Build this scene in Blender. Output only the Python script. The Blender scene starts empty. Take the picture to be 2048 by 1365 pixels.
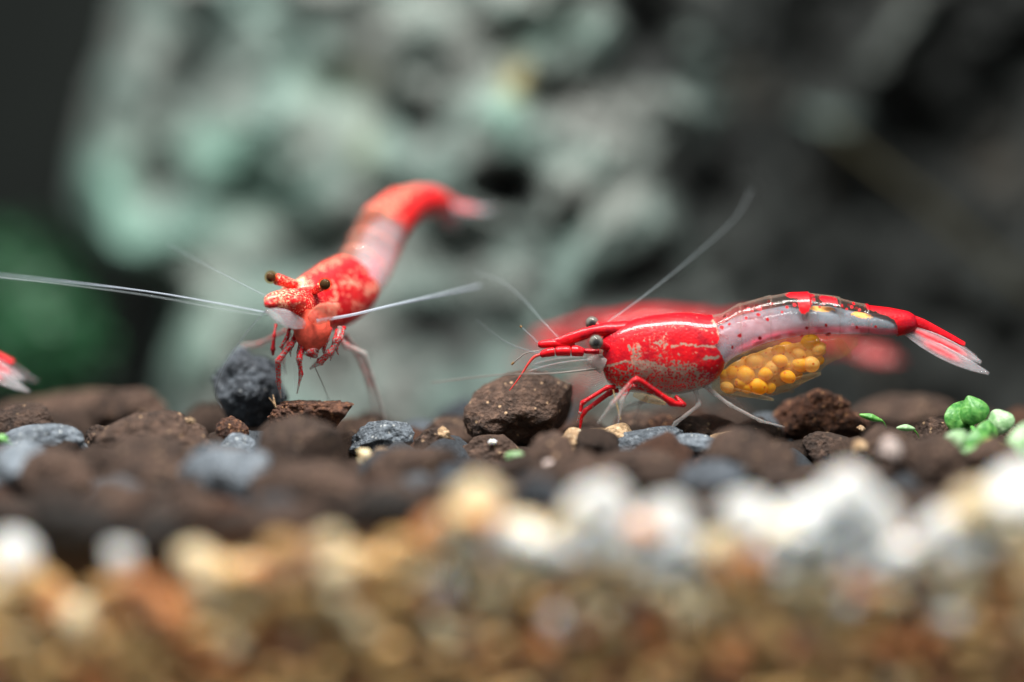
import bpy, bmesh, math, random
import numpy as np
from mathutils import Vector, Matrix

# ------------------------------------------------------------------ camera, light, exposure
# 1 unit = 1 cm.  A macro shot into an aquarium, about 5 cm wide at the plane of focus (y = 0).
scene = bpy.context.scene
scene.unit_settings.system = 'METRIC'
scene.unit_settings.scale_length = 0.01
C = scene.collection
IW, IH = 2048.0, 1365.0
CAM_Y, CAM_Z, PITCH, WIDTH = -15.0, 1.7, math.radians(4.73), 5.0
FPX = IW * 15.0 / WIDTH
cam_data = bpy.data.cameras.new('camera')
cam = bpy.data.objects.new('camera', cam_data)
C.objects.link(cam)
cam.location = (0, CAM_Y, CAM_Z)
cam.rotation_euler = (math.radians(90) - PITCH, 0, 0)
cam_data.sensor_width = 36.0
cam_data.lens = 36.0 * 15.0 / WIDTH
cam_data.clip_start = 0.1
cam_data.clip_end = 500
cam_data.dof.use_dof = True
cam_data.dof.focus_distance = 15.03
cam_data.dof.aperture_fstop = 0.108 / 1.2
cam_data.dof.aperture_blades = 0
scene.camera = cam

world = bpy.data.worlds.new('World')
scene.world = world
world.use_nodes = True
wb = world.node_tree.nodes['Background']
wb.inputs['Color'].default_value = (0.80, 0.93, 0.96, 1)
wb.inputs['Strength'].default_value = 0.36

def area(name, loc, target, sx, sy, watts, col):
    d = bpy.data.lights.new(name, 'AREA')
    d.shape = 'RECTANGLE'; d.size = sx; d.size_y = sy
    d.energy = watts; d.color = col
    o = bpy.data.objects.new(name, d)
    C.objects.link(o)
    o.location = loc
    v = Vector(target) - Vector(loc)
    o.rotation_euler = v.to_track_quat('-Z', 'Y').to_euler()
    return o
area('aquarium_lamp', (-1.0, -3.2, 12.8), (0.2, 0.2, 0), 13, 2.6, 6500, (1.0, 0.985, 0.95))

scene.view_settings.view_transform = 'Standard'
scene.view_settings.look = 'None'
scene.view_settings.exposure = 0.0
scene.view_settings.gamma = 1.0
scene.view_settings.use_curve_mapping = False
cy = scene.cycles
cy.use_denoising = True
try:
    cy.denoiser = 'OPENIMAGEDENOISE'
    cy.denoising_input_passes = 'RGB_ALBEDO_NORMAL'
except Exception:
    pass
cy.use_adaptive_sampling = False
cy.max_bounces = 8
cy.diffuse_bounces = 3
cy.glossy_bounces = 3
cy.transmission_bounces = 4
cy.transparent_max_bounces = 24
cy.caustics_reflective = False
cy.caustics_refractive = False
cy.sample_clamp_indirect = 4.0

# ------------------------------------------------------------------ helpers
rng = np.random.default_rng(7)
random.seed(7)
K = 1.0 / 409.6                       # one photo pixel at the focus plane, in cm
cp, sp = math.cos(PITCH), math.sin(PITCH)

def P(px, py, y=0.0):
    """point of the plane at depth y that is seen at photo pixel (px, py)"""
    dx = (px - IW / 2) / FPX; dz = -(py - IH / 2) / FPX
    wy = cp + dz * sp; wz = -sp + dz * cp
    t = (y - CAM_Y) / wy
    return np.array([dx * t, y, CAM_Z + wz * t])

def pxs(x, y, z):
    """photo pixel of world points (arrays)"""
    ry = y - CAM_Y; rz = z - CAM_Z
    d = ry * cp - rz * sp; u = ry * sp + rz * cp
    return IW / 2 + FPX * x / d, IH / 2 - FPX * u / d

def hash3(i, j, k):
    n = (i.astype(np.int64) * 374761393 + j.astype(np.int64) * 668265263 + k.astype(np.int64) * 1274126177) & 0xffffffff
    n = ((n ^ (n >> 13)) * 1274126177) & 0xffffffff
    n = n ^ (n >> 16)
    return (n & 0xffffff) / float(0xffffff)

def noise3(p):
    p = np.asarray(p, float)
    f = np.floor(p).astype(np.int64); t = p - f
    t = t * t * (3 - 2 * t)
    r = 0
    for a in (0, 1):
        for b in (0, 1):
            for c in (0, 1):
                w = (t[:, 0] if a else 1 - t[:, 0]) * (t[:, 1] if b else 1 - t[:, 1]) * (t[:, 2] if c else 1 - t[:, 2])
                r = r + w * hash3(f[:, 0] + a, f[:, 1] + b, f[:, 2] + c)
    return r

def fbm(p, octaves=4, gain=0.5):
    p = np.asarray(p, float)
    a, s, r, f = 1.0, 0.0, 0.0, 1.0
    for o in range(octaves):
        r = r + a * (noise3(p * f + 17.3 * o) - 0.5); s += a
        a *= gain; f *= 2.03
    return r / s * 2

def mesh(name, verts, faces, mat=None, smooth=True, attrs=None):
    m = bpy.data.meshes.new(name)
    m.from_pydata([tuple(v) for v in verts], [], [tuple(int(i) for i in f) for f in faces])
    if attrs:
        for k, v in attrs.items():
            a = m.attributes.new(k, 'FLOAT', 'POINT')
            a.data.foreach_set('value', np.asarray(v, np.float32))
    if smooth:
        m.polygons.foreach_set('use_smooth', [True] * len(m.polygons))
    if mat: m.materials.append(mat)
    m.update()
    return m

def tag(o, label, cat, group=None):
    o['label'] = label; o['category'] = cat
    if group: o['group'] = group
    return o

def thing(name, label, cat, loc, group=None):
    o = bpy.data.objects.new(name, None)
    o.empty_display_size = 0.1
    C.objects.link(o)
    o.location = tuple(loc)
    return tag(o, label, cat, group)

def part(name, verts, faces, mat, parent, attrs=None, smooth=True):
    off = np.array(parent.location)
    if parent.parent: off = off + np.array(parent.parent.location)
    v = np.asarray(verts, float) - off
    o = bpy.data.objects.new(name, mesh(name, v, faces, mat, smooth, attrs))
    C.objects.link(o)
    o.parent = parent
    return o

def catmull(pts, n):
    p = np.asarray(pts, float)
    if len(p) < 3:
        t = np.linspace(0, 1, n)[:, None]
        return p[0] * (1 - t) + p[-1] * t
    p = np.vstack([2 * p[0] - p[1], p, 2 * p[-1] - p[-2]])
    m = len(p) - 3
    out = []
    for q in np.linspace(0, m, n):
        i = min(int(q), m - 1); t = q - i
        a, b, c, d = p[i:i + 4]
        out.append(0.5 * ((2 * b) + (c - a) * t + (2 * a - 5 * b + 4 * c - d) * t * t + (3 * b - a - 3 * c + d) * t ** 3))
    return np.array(out)

def sweep(path, radii, seg=10, flat=1.0):
    """tube along a dense path; returns verts, faces, s (0..1 along)"""
    path = np.asarray(path, float); n = len(path)
    tang = np.gradient(path, axis=0)
    tang /= np.linalg.norm(tang, axis=1)[:, None] + 1e-12
    ref = np.array([0.13, 0.9, 0.31])
    V, S = [], []
    for i in range(n):
        a = np.cross(tang[i], ref); a /= np.linalg.norm(a) + 1e-12
        b = np.cross(a, tang[i])
        for k in range(seg):
            th = 2 * math.pi * k / seg
            V.append(path[i] + radii[i] * (math.cos(th) * a + flat * math.sin(th) * b)); S.append(i / (n - 1))
    F = []
    for i in range(n - 1):
        for k in range(seg):
            k2 = (k + 1) % seg
            F.append((i * seg + k, i * seg + k2, (i + 1) * seg + k2, (i + 1) * seg + k))
    F.append(tuple(range(seg))[::-1]); F.append(tuple((n - 1) * seg + k for k in range(seg)))
    return np.array(V), F, np.array(S)

def blade(base, tip, wdir, widths, thick, bend=(0, 0, 0), n=22, m=9):
    """thin lens-shaped plate from base to tip; widths = half widths along; returns verts, faces, s, t"""
    base = np.asarray(base, float); tip = np.asarray(tip, float)
    ax = tip - base; wd = np.asarray(wdir, float)
    wd = wd - ax * np.dot(wd, ax) / np.dot(ax, ax); wd /= np.linalg.norm(wd)
    nd = np.cross(ax, wd); nd /= np.linalg.norm(nd)
    bend = np.asarray(bend, float)
    V, S, T = [], [], []
    for side in (1, -1):
        for i in range(n):
            s = i / (n - 1)
            w = np.interp(s, np.linspace(0, 1, len(widths)), widths)
            c = base + ax * s + bend * 4 * s * (1 - s)
            for j in range(m):
                t = -1 + 2 * j / (m - 1)
                V.append(c + wd * w * t + nd * side * thick * (1 - t * t * 0.92)); S.append(s); T.append(abs(t))
    F = []
    N = n * m
    for o, fl in ((0, False), (N, True)):
        for i in range(n - 1):
            for j in range(m - 1):
                q = (o + i * m + j, o + i * m + j + 1, o + (i + 1) * m + j + 1, o + (i + 1) * m + j)
                F.append(q if not fl else q[::-1])
    for i in range(n - 1):
        for j in (0, m - 1):
            q = (i * m + j, (i + 1) * m + j, N + (i + 1) * m + j, N + i * m + j)
            F.append(q if j == 0 else q[::-1])
    for i in (0, n - 1):
        for j in range(m - 1):
            F.append((i * m + j, i * m + j + 1, N + i * m + j + 1, N + i * m + j))
    return np.array(V), F, np.array(S), np.array(T)

_ico = {}
def ico(sub):
    if sub not in _ico:
        bm = bmesh.new()
        bmesh.ops.create_icosphere(bm, subdivisions=sub, radius=1)
        bm.verts.ensure_lookup_table()
        _ico[sub] = (np.array([v.co[:] for v in bm.verts]), [tuple(v.index for v in f.verts) for f in bm.faces])
        bm.free()
    return _ico[sub][0].copy(), _ico[sub][1]

def ellipsoid(c, rx, ry, rz, sub=3):
    v, f = ico(sub)
    return v * np.array([rx, ry, rz]) + np.asarray(c), f

# ------------------------------------------------------------------ materials
class NT:
    def __init__(s, name):
        s.m = bpy.data.materials.new(name); s.m.use_nodes = True
        s.t = s.m.node_tree; s.t.nodes.clear()
        s.out = s.n('ShaderNodeOutputMaterial')
        s.tc = s.n('ShaderNodeTexCoord')
    def n(s, kind, **kw):
        x = s.t.nodes.new(kind)
        for k, v in kw.items(): setattr(x, k, v)
        return x
    def set(s, node, key, v):
        sock = node.inputs[key]
        if hasattr(v, 'is_output'): s.t.links.new(v, sock)
        elif isinstance(v, (tuple, list)) and len(v) == 3 and sock.type == 'RGBA': sock.default_value = (*v, 1)
        else: sock.default_value = v
    def noise(s, scale, detail=3, rough=0.5, vec=None, dist=0.0):
        x = s.n('ShaderNodeTexNoise'); s.set(x, 'Scale', scale); s.set(x, 'Detail', detail); s.set(x, 'Roughness', rough); s.set(x, 'Distortion', dist)
        s.t.links.new(vec or s.tc.outputs['Object'], x.inputs['Vector']); return x.outputs['Fac']
    def voro(s, scale, out='Distance', rnd=1.0, vec=None):
        x = s.n('ShaderNodeTexVoronoi'); s.set(x, 'Scale', scale); s.set(x, 'Randomness', rnd)
        s.t.links.new(vec or s.tc.outputs['Object'], x.inputs['Vector']); return x.outputs[out]
    def math(s, op, a, b=0.0, c=0.0, clamp=False):
        x = s.n('ShaderNodeMath', operation=op); x.use_clamp = clamp
        for i, v in enumerate((a, b, c)):
            if hasattr(v, 'is_output'): s.t.links.new(v, x.inputs[i])
            else: x.inputs[i].default_value = v
        return x.outputs[0]
    def ramp(s, fac, stops):
        x = s.n('ShaderNodeValToRGB'); e = x.color_ramp.elements
        while len(e) < len(stops): e.new(0.5)
        for el, (p, c) in zip(e, stops):
            el.position = p; el.color = (*c, 1) if len(c) == 3 else c
        s.t.links.new(fac, x.inputs[0]); return x.outputs['Color']
    def rng(s, v, a, b, c=0.0, d=1.0):
        x = s.n('ShaderNodeMapRange'); x.clamp = True
        s.set(x, 0, v); s.set(x, 1, a); s.set(x, 2, b); s.set(x, 3, c); s.set(x, 4, d); return x.outputs[0]
    def mix(s, f, a, b, mode='MIX'):
        x = s.n('ShaderNodeMix', data_type='RGBA', blend_type=mode)
        for i, v in ((0, f), (6, a), (7, b)):
            if hasattr(v, 'is_output'): s.t.links.new(v, x.inputs[i])
            elif i == 0: x.inputs[0].default_value = v
            else: x.inputs[i].default_value = (*v, 1)
        return x.outputs[2]
    def attr(s, name):
        return s.n('ShaderNodeAttribute', attribute_name=name).outputs['Fac']
    def bump(s, h, dist, strength=1.0):
        x = s.n('ShaderNodeBump'); s.set(x, 'Height', h); s.set(x, 'Distance', dist); s.set(x, 'Strength', strength); return x.outputs[0]
    def pbsdf(s, col, rough=0.5, spec=0.5, sss=0.0, rad=(1, 0.3, 0.2), scale=0.03, coat=0.0, normal=None, coat_rough=0.1):
        x = s.n('ShaderNodeBsdfPrincipled')
        s.set(x, 'Base Color', col); s.set(x, 'Roughness', rough); s.set(x, 'Specular IOR Level', spec)
        s.set(x, 'Subsurface Weight', sss); x.inputs['Subsurface Radius'].default_value = rad; s.set(x, 'Subsurface Scale', scale)
        s.set(x, 'Coat Weight', coat); s.set(x, 'Coat Roughness', coat_rough)
        if normal: s.t.links.new(normal, x.inputs['Normal'])
        return x.outputs[0]
    def mixs(s, f, a, b):
        x = s.n('ShaderNodeMixShader'); s.set(x, 0, f); s.t.links.new(a, x.inputs[1]); s.t.links.new(b, x.inputs[2]); return x.outputs[0]
    def clear(s, tint=(1, 1, 1), ior=1.22, rough=0.08):
        t = s.n('ShaderNodeBsdfTransparent'); s.set(t, 0, tint)
        g = s.n('ShaderNodeBsdfGlossy'); s.set(g, 'Roughness', rough)
        f = s.n('ShaderNodeFresnel'); s.set(f, 'IOR', ior)
        geo = s.n('ShaderNodeNewGeometry')            # a thin skin: only its outer face mirrors
        k = s.math('MULTIPLY', f.outputs[0], s.math('SUBTRACT', 1.0, geo.outputs['Backfacing']))
        return s.mixs(s.math('MULTIPLY', k, 0.8), t.outputs[0], g.outputs[0])
    def done(s, sh):
        s.t.links.new(sh, s.out.inputs['Surface']); return s.m

def shell_mat(name, red, dark, under, warm, dot=86.0, dots=True, sss=0.25, coat=0.30, edge=0.16, rough=0.3, tint=(1, 1, 1)):
    """cuticle: pigment dots thresholded by the 'red' density, clear where 'opac' is low"""
    n = NT(name)
    r, w, o = n.attr('red'), n.attr('warm'), n.attr('opac')
    if dots:
        v = n.math('MULTIPLY', n.voro(dot), 1.15)
        nz = n.rng(n.noise(dot * 0.55, 3), 0.25, 0.75)
        k = n.math('ADD', n.math('MULTIPLY', v, 0.82), n.math('MULTIPLY', nz, 0.18))
        mask = n.rng(n.math('SUBTRACT', r, k), -edge / 2, edge / 2)
    else:
        mask = r
    tone = n.math('ADD', n.math('MULTIPLY', n.noise(9, 3), 0.6), n.math('MULTIPLY', n.noise(48, 3), 0.4))
    redc = n.mix(n.rng(tone, 0.38, 0.60), dark, red)
    fine = n.rng(n.noise(110, 2), 0.35, 0.7)
    wm = n.rng(n.math('SUBTRACT', w, n.math('ADD', n.math('MULTIPLY', fine, 0.75), 0.13)), -0.12, 0.12)
    und = n.mix(n.rng(n.noise(22, 2), 0.3, 0.7), under, tuple(c * 1.35 for c in under))
    col = n.mix(mask, und, redc)
    col = n.mix(wm, col, warm)
    a = n.math('MAXIMUM', n.math('MAXIMUM', o, n.math('MULTIPLY', mask, n.rng(r, 0.0, 0.5, 0.9, 0.985))), n.math('MULTIPLY', wm, 0.9))
    bmp = n.bump(n.math('ADD', n.noise(70, 3), n.math('MULTIPLY', n.noise(16, 2), 1.2)), 0.005, 0.5)
    body = n.pbsdf(col, rough + 0.12, 0.16, sss, (1, 0.25, 0.2), 0.02, coat, bmp, 0.05)
    return n.done(n.mixs(a, n.clear(tint), body))

M_A = shell_mat('red_cuticle', (0.64, 0.003, 0.008), (0.30, 0.001, 0.010), (0.265, 0.180, 0.140), (0.55, 0.24, 0.17))
M_B = shell_mat('salmon_cuticle', (0.74, 0.020, 0.018), (0.48, 0.002, 0.012), (0.85, 0.27, 0.18), (0.95, 0.60, 0.38), sss=0.3, edge=0.25, dot=50)
M_LEG = shell_mat('leg_cuticle', (0.58, 0.005, 0.010), (0.32, 0.003, 0.010), (0.40, 0.36, 0.34), (0.7, 0.45, 0.3), dot=120, coat=0.2)
M_MUS = shell_mat('clear_muscle', (0.80, 0.10, 0.16), (0.75, 0.07, 0.13), (0.30, 0.345, 0.395), (0.95, 0.45, 0.12), dots=False, sss=0.3, coat=0.0, rough=0.6)
M_FAN = shell_mat('tail_fan_cuticle', (0.78, 0.006, 0.014), (0.55, 0.003, 0.012), (0.42, 0.38, 0.40), (0.9, 0.6, 0.4), dots=False)
M_POUCH = shell_mat('clear_brood_plate', (0.8, 0.02, 0.02), (0.5, 0.01, 0.01), (0.72, 0.50, 0.26), (0.95, 0.6, 0.2), dots=False, tint=(1.0, 0.97, 0.9))

def simple(name, col, rough=0.5, spec=0.5, sss=0.0, var=0.2, sc=20, coat=0.0, alpha=None, bump=0.0, rad=(1, 0.6, 0.3), scale=0.04):
    n = NT(name)
    c = n.mix(n.rng(n.noise(sc, 4), 0.3, 0.7), tuple(x * (1 - var) for x in col), tuple(min(1, x * (1 + var)) for x in col))
    b = n.pbsdf(c, rough, spec, sss, rad, scale, coat, n.bump(n.noise(sc * 2, 4), bump) if bump else None)
    if alpha is not None: b = n.mixs(alpha, n.clear(), b)
    return n.done(b)

def egg_mat(name, a, b, alpha):
    n = NT(name)
    c = n.mix(n.rng(n.noise(40, 4), 0.35, 0.65), a, b)
    c = n.mix(n.rng(n.voro(26), 0.22, 0.12), c, (0.75, 0.20, 0.02))
    t = n.n('ShaderNodeBsdfTranslucent'); n.set(t, 0, c)
    return n.done(n.mixs(alpha, n.clear((1.0, 0.97, 0.9), 1.15), n.mixs(0.45, n.pbsdf(c, 0.5, 0.25, 0.4, (1, 0.6, 0.2), 0.05), t.outputs[0])))
M_EGG = egg_mat('egg_yolk', (1.0, 0.44, 0.010), (1.0, 0.58, 0.04), 0.92)
M_EGGP = egg_mat('egg_pale', (1.0, 0.56, 0.12), (1.0, 0.66, 0.22), 0.75)
M_MASS = egg_mat('egg_jelly', (1.0, 0.50, 0.08), (1.0, 0.62, 0.18), 0.55)
M_ANT = simple('antenna_clear', (0.34, 0.39, 0.41), 0.35, 0.5, 0.0, 0.1, 20, 0.2, 0.22)
M_ANTB = simple('antenna_white', (0.60, 0.66, 0.76), 0.35, 0.5, 0.0, 0.1, 20, 0.3, 0.42)
M_ANTR = simple('antenna_red', (0.70, 0.05, 0.04), 0.35, 0.5, 0.0, 0.1, 20, 0.2, 0.85)
M_ANTD = simple('antenna_dark', (0.20, 0.17, 0.15), 0.35, 0.5, 0.0, 0.1, 20, 0.2, 0.7)
M_TIP = simple('antenna_tip', (0.20, 0.10, 0.03), 0.4, 0.5)

M_FACE = simple('salmon_face', (0.66, 0.085, 0.050), 0.45, 0.3, 0.3, 0.45, 22, 0.1, 0.93)
def eye_mat(name, c1, c2):
    n = NT(name)
    v = n.voro(240)
    c = n.mix(n.rng(v, 0.1, 0.6), c1, c2)
    c = n.mix(n.attr('pupil'), c, (0.008, 0.008, 0.010))
    return n.done(n.pbsdf(c, 0.6, 0.1, 0.0))
M_EYE = eye_mat('eye_core', (0.06, 0.054, 0.045), (0.16, 0.15, 0.13))
M_EYEB = eye_mat('eye_core_dark', (0.010, 0.006, 0.004), (0.03, 0.018, 0.010))
def cornea_mat(name, tint, col, a):
    n = NT(name)
    b = n.pbsdf(col, 0.2, 0.3, 0.0)
    return n.done(n.mixs(a, n.clear(tint, 1.33, 0.05), b))
M_CORN = cornea_mat('eye_cornea', (0.97, 0.97, 0.97), (0.30, 0.28, 0.24), 0.04)
M_CORNB = cornea_mat('eye_cornea_amber', (0.95, 0.80, 0.60), (0.40, 0.20, 0.07), 0.07)

def soil_mat(name, dark, mid, lite, speck, speck_amt, scale=1.0):
    n = NT(name)
    oi = n.n('ShaderNodeObjectInfo')
    base = n.noise(9 * scale, 6, 0.62)
    c = n.mix(n.rng(base, 0.33, 0.68), dark, mid)
    c = n.mix(n.rng(n.noise(30 * scale, 4, 0.6), 0.52, 0.72), c, lite)
    v = n.voro(34 * scale)
    pick = n.voro(34 * scale, 'Color')
    sep = n.n('ShaderNodeSeparateColor'); n.t.links.new(pick, sep.inputs[0])
    sm = n.math('MULTIPLY', n.rng(v, 0.34, 0.2), n.rng(sep.outputs[0], 1 - speck_amt, 1 - speck_amt + 0.02))
    c = n.mix(sm, c, speck)
    br = n.rng(oi.outputs['Random'], 0, 1, 0.7, 1.3)
    hs = n.n('ShaderNodeHueSaturation'); n.set(hs, 'Value', br); n.set(hs, 'Color', c)
    h = n.math('ADD', n.math('MULTIPLY', n.noise(26 * scale, 6, 0.7), 0.7), n.math('MULTIPLY', n.voro(46 * scale), 0.3))
    return n.done(n.pbsdf(hs.outputs[0], 0.75, 0.35, 0.0, normal=n.bump(h, 0.05, 0.9)))

M_SOIL = soil_mat('brown_soil', (0.022, 0.012, 0.008), (0.088, 0.050, 0.034), (0.15, 0.086, 0.058), (0.34, 0.22, 0.13), 0.16)
M_SOILR = soil_mat('rusty_soil', (0.022, 0.010, 0.007), (0.12, 0.050, 0.028), (0.26, 0.11, 0.055), (0.42, 0.22, 0.10), 0.22, 1.3)
M_GREY = soil_mat('blue_grey_stone', (0.08, 0.094, 0.11), (0.21, 0.245, 0.285), (0.36, 0.40, 0.44), (0.55, 0.57, 0.56), 0.25, 1.4)
M_DGREY = soil_mat('dark_grey_stone', (0.026, 0.030, 0.037), (0.085, 0.10, 0.12), (0.18, 0.20, 0.225), (0.35, 0.37, 0.38), 0.12)
M_TAN = soil_mat('tan_stone', (0.28, 0.17, 0.09), (0.52, 0.35, 0.20), (0.70, 0.52, 0.34), (0.8, 0.7, 0.5), 0.2)
M_PINK = soil_mat('pale_pink_stone', (0.45, 0.36, 0.33), (0.62, 0.50, 0.46), (0.75, 0.66, 0.60), (0.8, 0.8, 0.75), 0.2)
M_BED = soil_mat('soil_bed', (0.018, 0.011, 0.008), (0.07, 0.042, 0.03), (0.12, 0.075, 0.05), (0.2, 0.13, 0.09), 0.1)

def gravel_mat(name, a, b):
    n = NT(name)
    oi = n.n('ShaderNodeObjectInfo')
    c = n.mix(n.rng(n.noise(12, 3), 0.3, 0.7), a, b)
    hs = n.n('ShaderNodeHueSaturation'); n.set(hs, 'Value', n.rng(oi.outputs['Random'], 0, 1, 0.8, 1.12)); n.set(hs, 'Color', c)
    return n.done(n.pbsdf(hs.outputs[0], 0.4, 0.5, 0.35, (1, 0.7, 0.4), 0.06, normal=n.bump(n.noise(40, 4), 0.01)))
G_MATS = {
    'white': gravel_mat('white_quartz', (0.84, 0.83, 0.80), (0.94, 0.94, 0.92)),
    'cream': gravel_mat('cream_quartz', (0.76, 0.58, 0.33), (0.87, 0.72, 0.48)),
    'ochre': gravel_mat('ochre_quartz', (0.60, 0.33, 0.115), (0.80, 0.50, 0.21)),
    'orange': gravel_mat('orange_jasper', (0.56, 0.18, 0.05), (0.72, 0.32, 0.12)),
    'rust': gravel_mat('rust_jasper', (0.22, 0.06, 0.025), (0.38, 0.12, 0.05)),
    'brown': gravel_mat('brown_chert', (0.23, 0.11, 0.045), (0.38, 0.20, 0.085)),
}

def rock_mat():
    n = NT('encrusted_stone')
    pale, mint = n.attr('pale'), n.attr('mint')
    nz = n.noise(3.6, 6, 0.65)
    stone = n.mix(n.rng(n.noise(1.2, 5), 0.35, 0.65), (0.008, 0.010, 0.009), (0.038, 0.042, 0.039))
    stone = n.mix(n.rng(n.noise(0.9, 3, vec=None), 0.60, 0.72), stone, (0.10, 0.075, 0.05))
    crust = n.mix(n.rng(n.noise(1.9, 4), 0.4, 0.62), (0.165, 0.232, 0.207), (0.255, 0.260, 0.240))
    crust = n.mix(mint, crust, (0.23, 0.46, 0.365))
    k = n.rng(n.math('SUBTRACT', pale, nz), -0.17, 0.17)
    c = n.mix(k, stone, crust)
    och = n.attr('ochre')
    c = n.mix(och, c, (0.42, 0.30, 0.06))
    return n.done(n.pbsdf(c, 0.7, 0.4, normal=n.bump(n.noise(7, 6, 0.65), 0.12)))
M_ROCK = rock_mat()
M_BACK = simple('back_wall', (0.007, 0.009, 0.008), 0.9, 0.2, 0.0, 0.3, 0.5)
M_STEM = simple('brown_stem', (0.030, 0.026, 0.010), 0.6, 0.3, 0.0, 0.3, 6)
def leaf_mat(name, a, b):
    n = NT(name)
    c = n.mix(n.rng(n.noise(30, 4), 0.35, 0.65), a, b)
    pb = n.pbsdf(c, 0.4, 0.5, 0.2, (0.5, 1, 0.3), 0.04, normal=n.bump(n.noise(60, 3), 0.004))
    t = n.n('ShaderNodeBsdfTranslucent'); n.set(t, 0, c)
    return n.done(n.mixs(0.25, pb, t.outputs[0]))
M_LEAF = leaf_mat('green_leaf', (0.05, 0.24, 0.04), (0.18, 0.45, 0.10))
M_LEAFP = leaf_mat('pale_green_leaf', (0.22, 0.42, 0.18), (0.40, 0.58, 0.33))
M_LEAFY = leaf_mat('yellowing_leaf', (0.50, 0.42, 0.05), (0.62, 0.58, 0.16))
M_MOSS = leaf_mat('moss_leaf', (0.016, 0.085, 0.034), (0.05, 0.18, 0.08))

# ------------------------------------------------------------------ setting: back wall, bed, rocks
def structure(name, verts, faces, mat):
    o = bpy.data.objects.new(name, mesh(name, verts, faces, mat, True))
    C.objects.link(o); o['kind'] = 'structure'
    return o

gx, gy = np.meshgrid(np.linspace(-11, 11, 150), np.linspace(-1.95, 9.5, 90))
pz = fbm(np.c_[gx.ravel() * 2.2, gy.ravel() * 2.2, np.zeros(gx.size)], 4)
bz = -0.16 + 0.14 * pz - 0.38 * np.clip(gy.ravel() - 1.2, 0, 4)      # the bed falls away towards the rocks
nx, ny = 150, 90
F = [(j * nx + i, j * nx + i + 1, (j + 1) * nx + i + 1, (j + 1) * nx + i) for j in range(ny - 1) for i in range(nx - 1)]
structure('soil_bed', np.c_[gx.ravel(), gy.ravel(), bz], F, M_BED)
structure('tank_back_wall', [(-14, 9.6, -2), (14, 9.6, -2), (14, 9.6, 12), (-14, 9.6, 12)], [(0, 1, 2, 3)], M_BACK)

def gauss(px, py, items):
    r = np.zeros_like(px)
    for (x, y, rx, ry, ang, amp) in items:
        a = math.radians(ang); c, s = math.cos(a), math.sin(a)
        u = ((px - x) * c + (py - y) * s) / rx; v = (-(px - x) * s + (py - y) * c) / ry
        r = r + amp * np.exp(-(u * u + v * v))
    return r

def rock(name, label, x0, x1, z0, z1, yfun, edge_l, pits, pale, mint, ochre, pale_base, amp, seed, res=(260, 210), edge_r=None):
    xs = np.linspace(x0, x1, res[0]); zs = np.linspace(z0, z1, res[1])
    X, Z = np.meshgrid(xs, zs)
    X, Z = X.ravel(), Z.ravel()
    X = edge_l(Z) + (X - x0) / (x1 - x0) * (x1 - edge_l(Z))
    Y = yfun(X, Z)
    px, py = pxs(X, Y, Z)
    q = np.c_[X, Z, np.full(X.size, seed)]
    n1 = fbm(q * 0.8, 3); n2 = fbm(q * 3.1 + 5, 5, 0.6)
    rid = 1 - np.abs(fbm(q * 1.5 + 31, 3)) * 2.0
    Y = Y - amp * (0.45 * n1 + 0.62 * n2 + 0.45 * (rid - 0.5)) + 0.46 * gauss(px, py, pits)
    # silhouette: the outline curls away to the back
    el = edge_l(Z); d = X - el
    Y = Y + np.where(d < 0.45, (0.45 - d) ** 2 * 5.0, 0)
    if edge_r is not None:
        d = edge_r(Z) - X
        Y = Y + np.where(d < 0.55, (0.55 - d) ** 2 * 2.2, 0)
    Y = Y + np.clip(Z - (z1 - 1.2), 0, None) ** 2 * 1.5
    keepcol = np.clip(Y, None, 9.0)
    V = np.c_[X + 0.18 * n2 * 0.5, keepcol, Z + 0.12 * fbm(q * 2 + 77, 3)]
    W, H = res
    F = [(j * W + i, j * W + i + 1, (j + 1) * W + i + 1, (j + 1) * W + i) for j in range(H - 1) for i in range(W - 1)]
    # close the back
    border = [i for i in range(W)] + [j * W + W - 1 for j in range(1, H)] + [(H - 1) * W + i for i in range(W - 2, -1, -1)] + [j * W for j in range(H - 2, 0, -1)]
    b0 = len(V)
    back = V[border].copy(); back[:, 1] = 9.2
    V = np.vstack([V, back])
    nb = len(border)
    for k in range(nb):
        k2 = (k + 1) % nb
        F.append((border[k2], border[k], b0 + k, b0 + k2))
    F.append(tuple(b0 + k for k in range(nb)))
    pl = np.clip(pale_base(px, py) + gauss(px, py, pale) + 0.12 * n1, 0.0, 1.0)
    mi = np.clip(gauss(px, py, mint) + 0.10 * n1, 0, 1)
    oc = np.clip(gauss(px, py, ochre), 0, 1)
    pad = np.zeros(nb)
    o = bpy.data.objects.new(name, mesh(name, V, F, M_ROCK, True, {'pale': np.r_[pl, pad], 'mint': np.r_[mi, pad], 'ochre': np.r_[oc, pad]}))
    C.objects.link(o)
    base = Vector((float((x0 + x1) / 2), 4.0, -1.2))
    o.data.transform(Matrix.Translation(-base)); o.location = base
    tag(o, label, 'rock')
    return o

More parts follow.
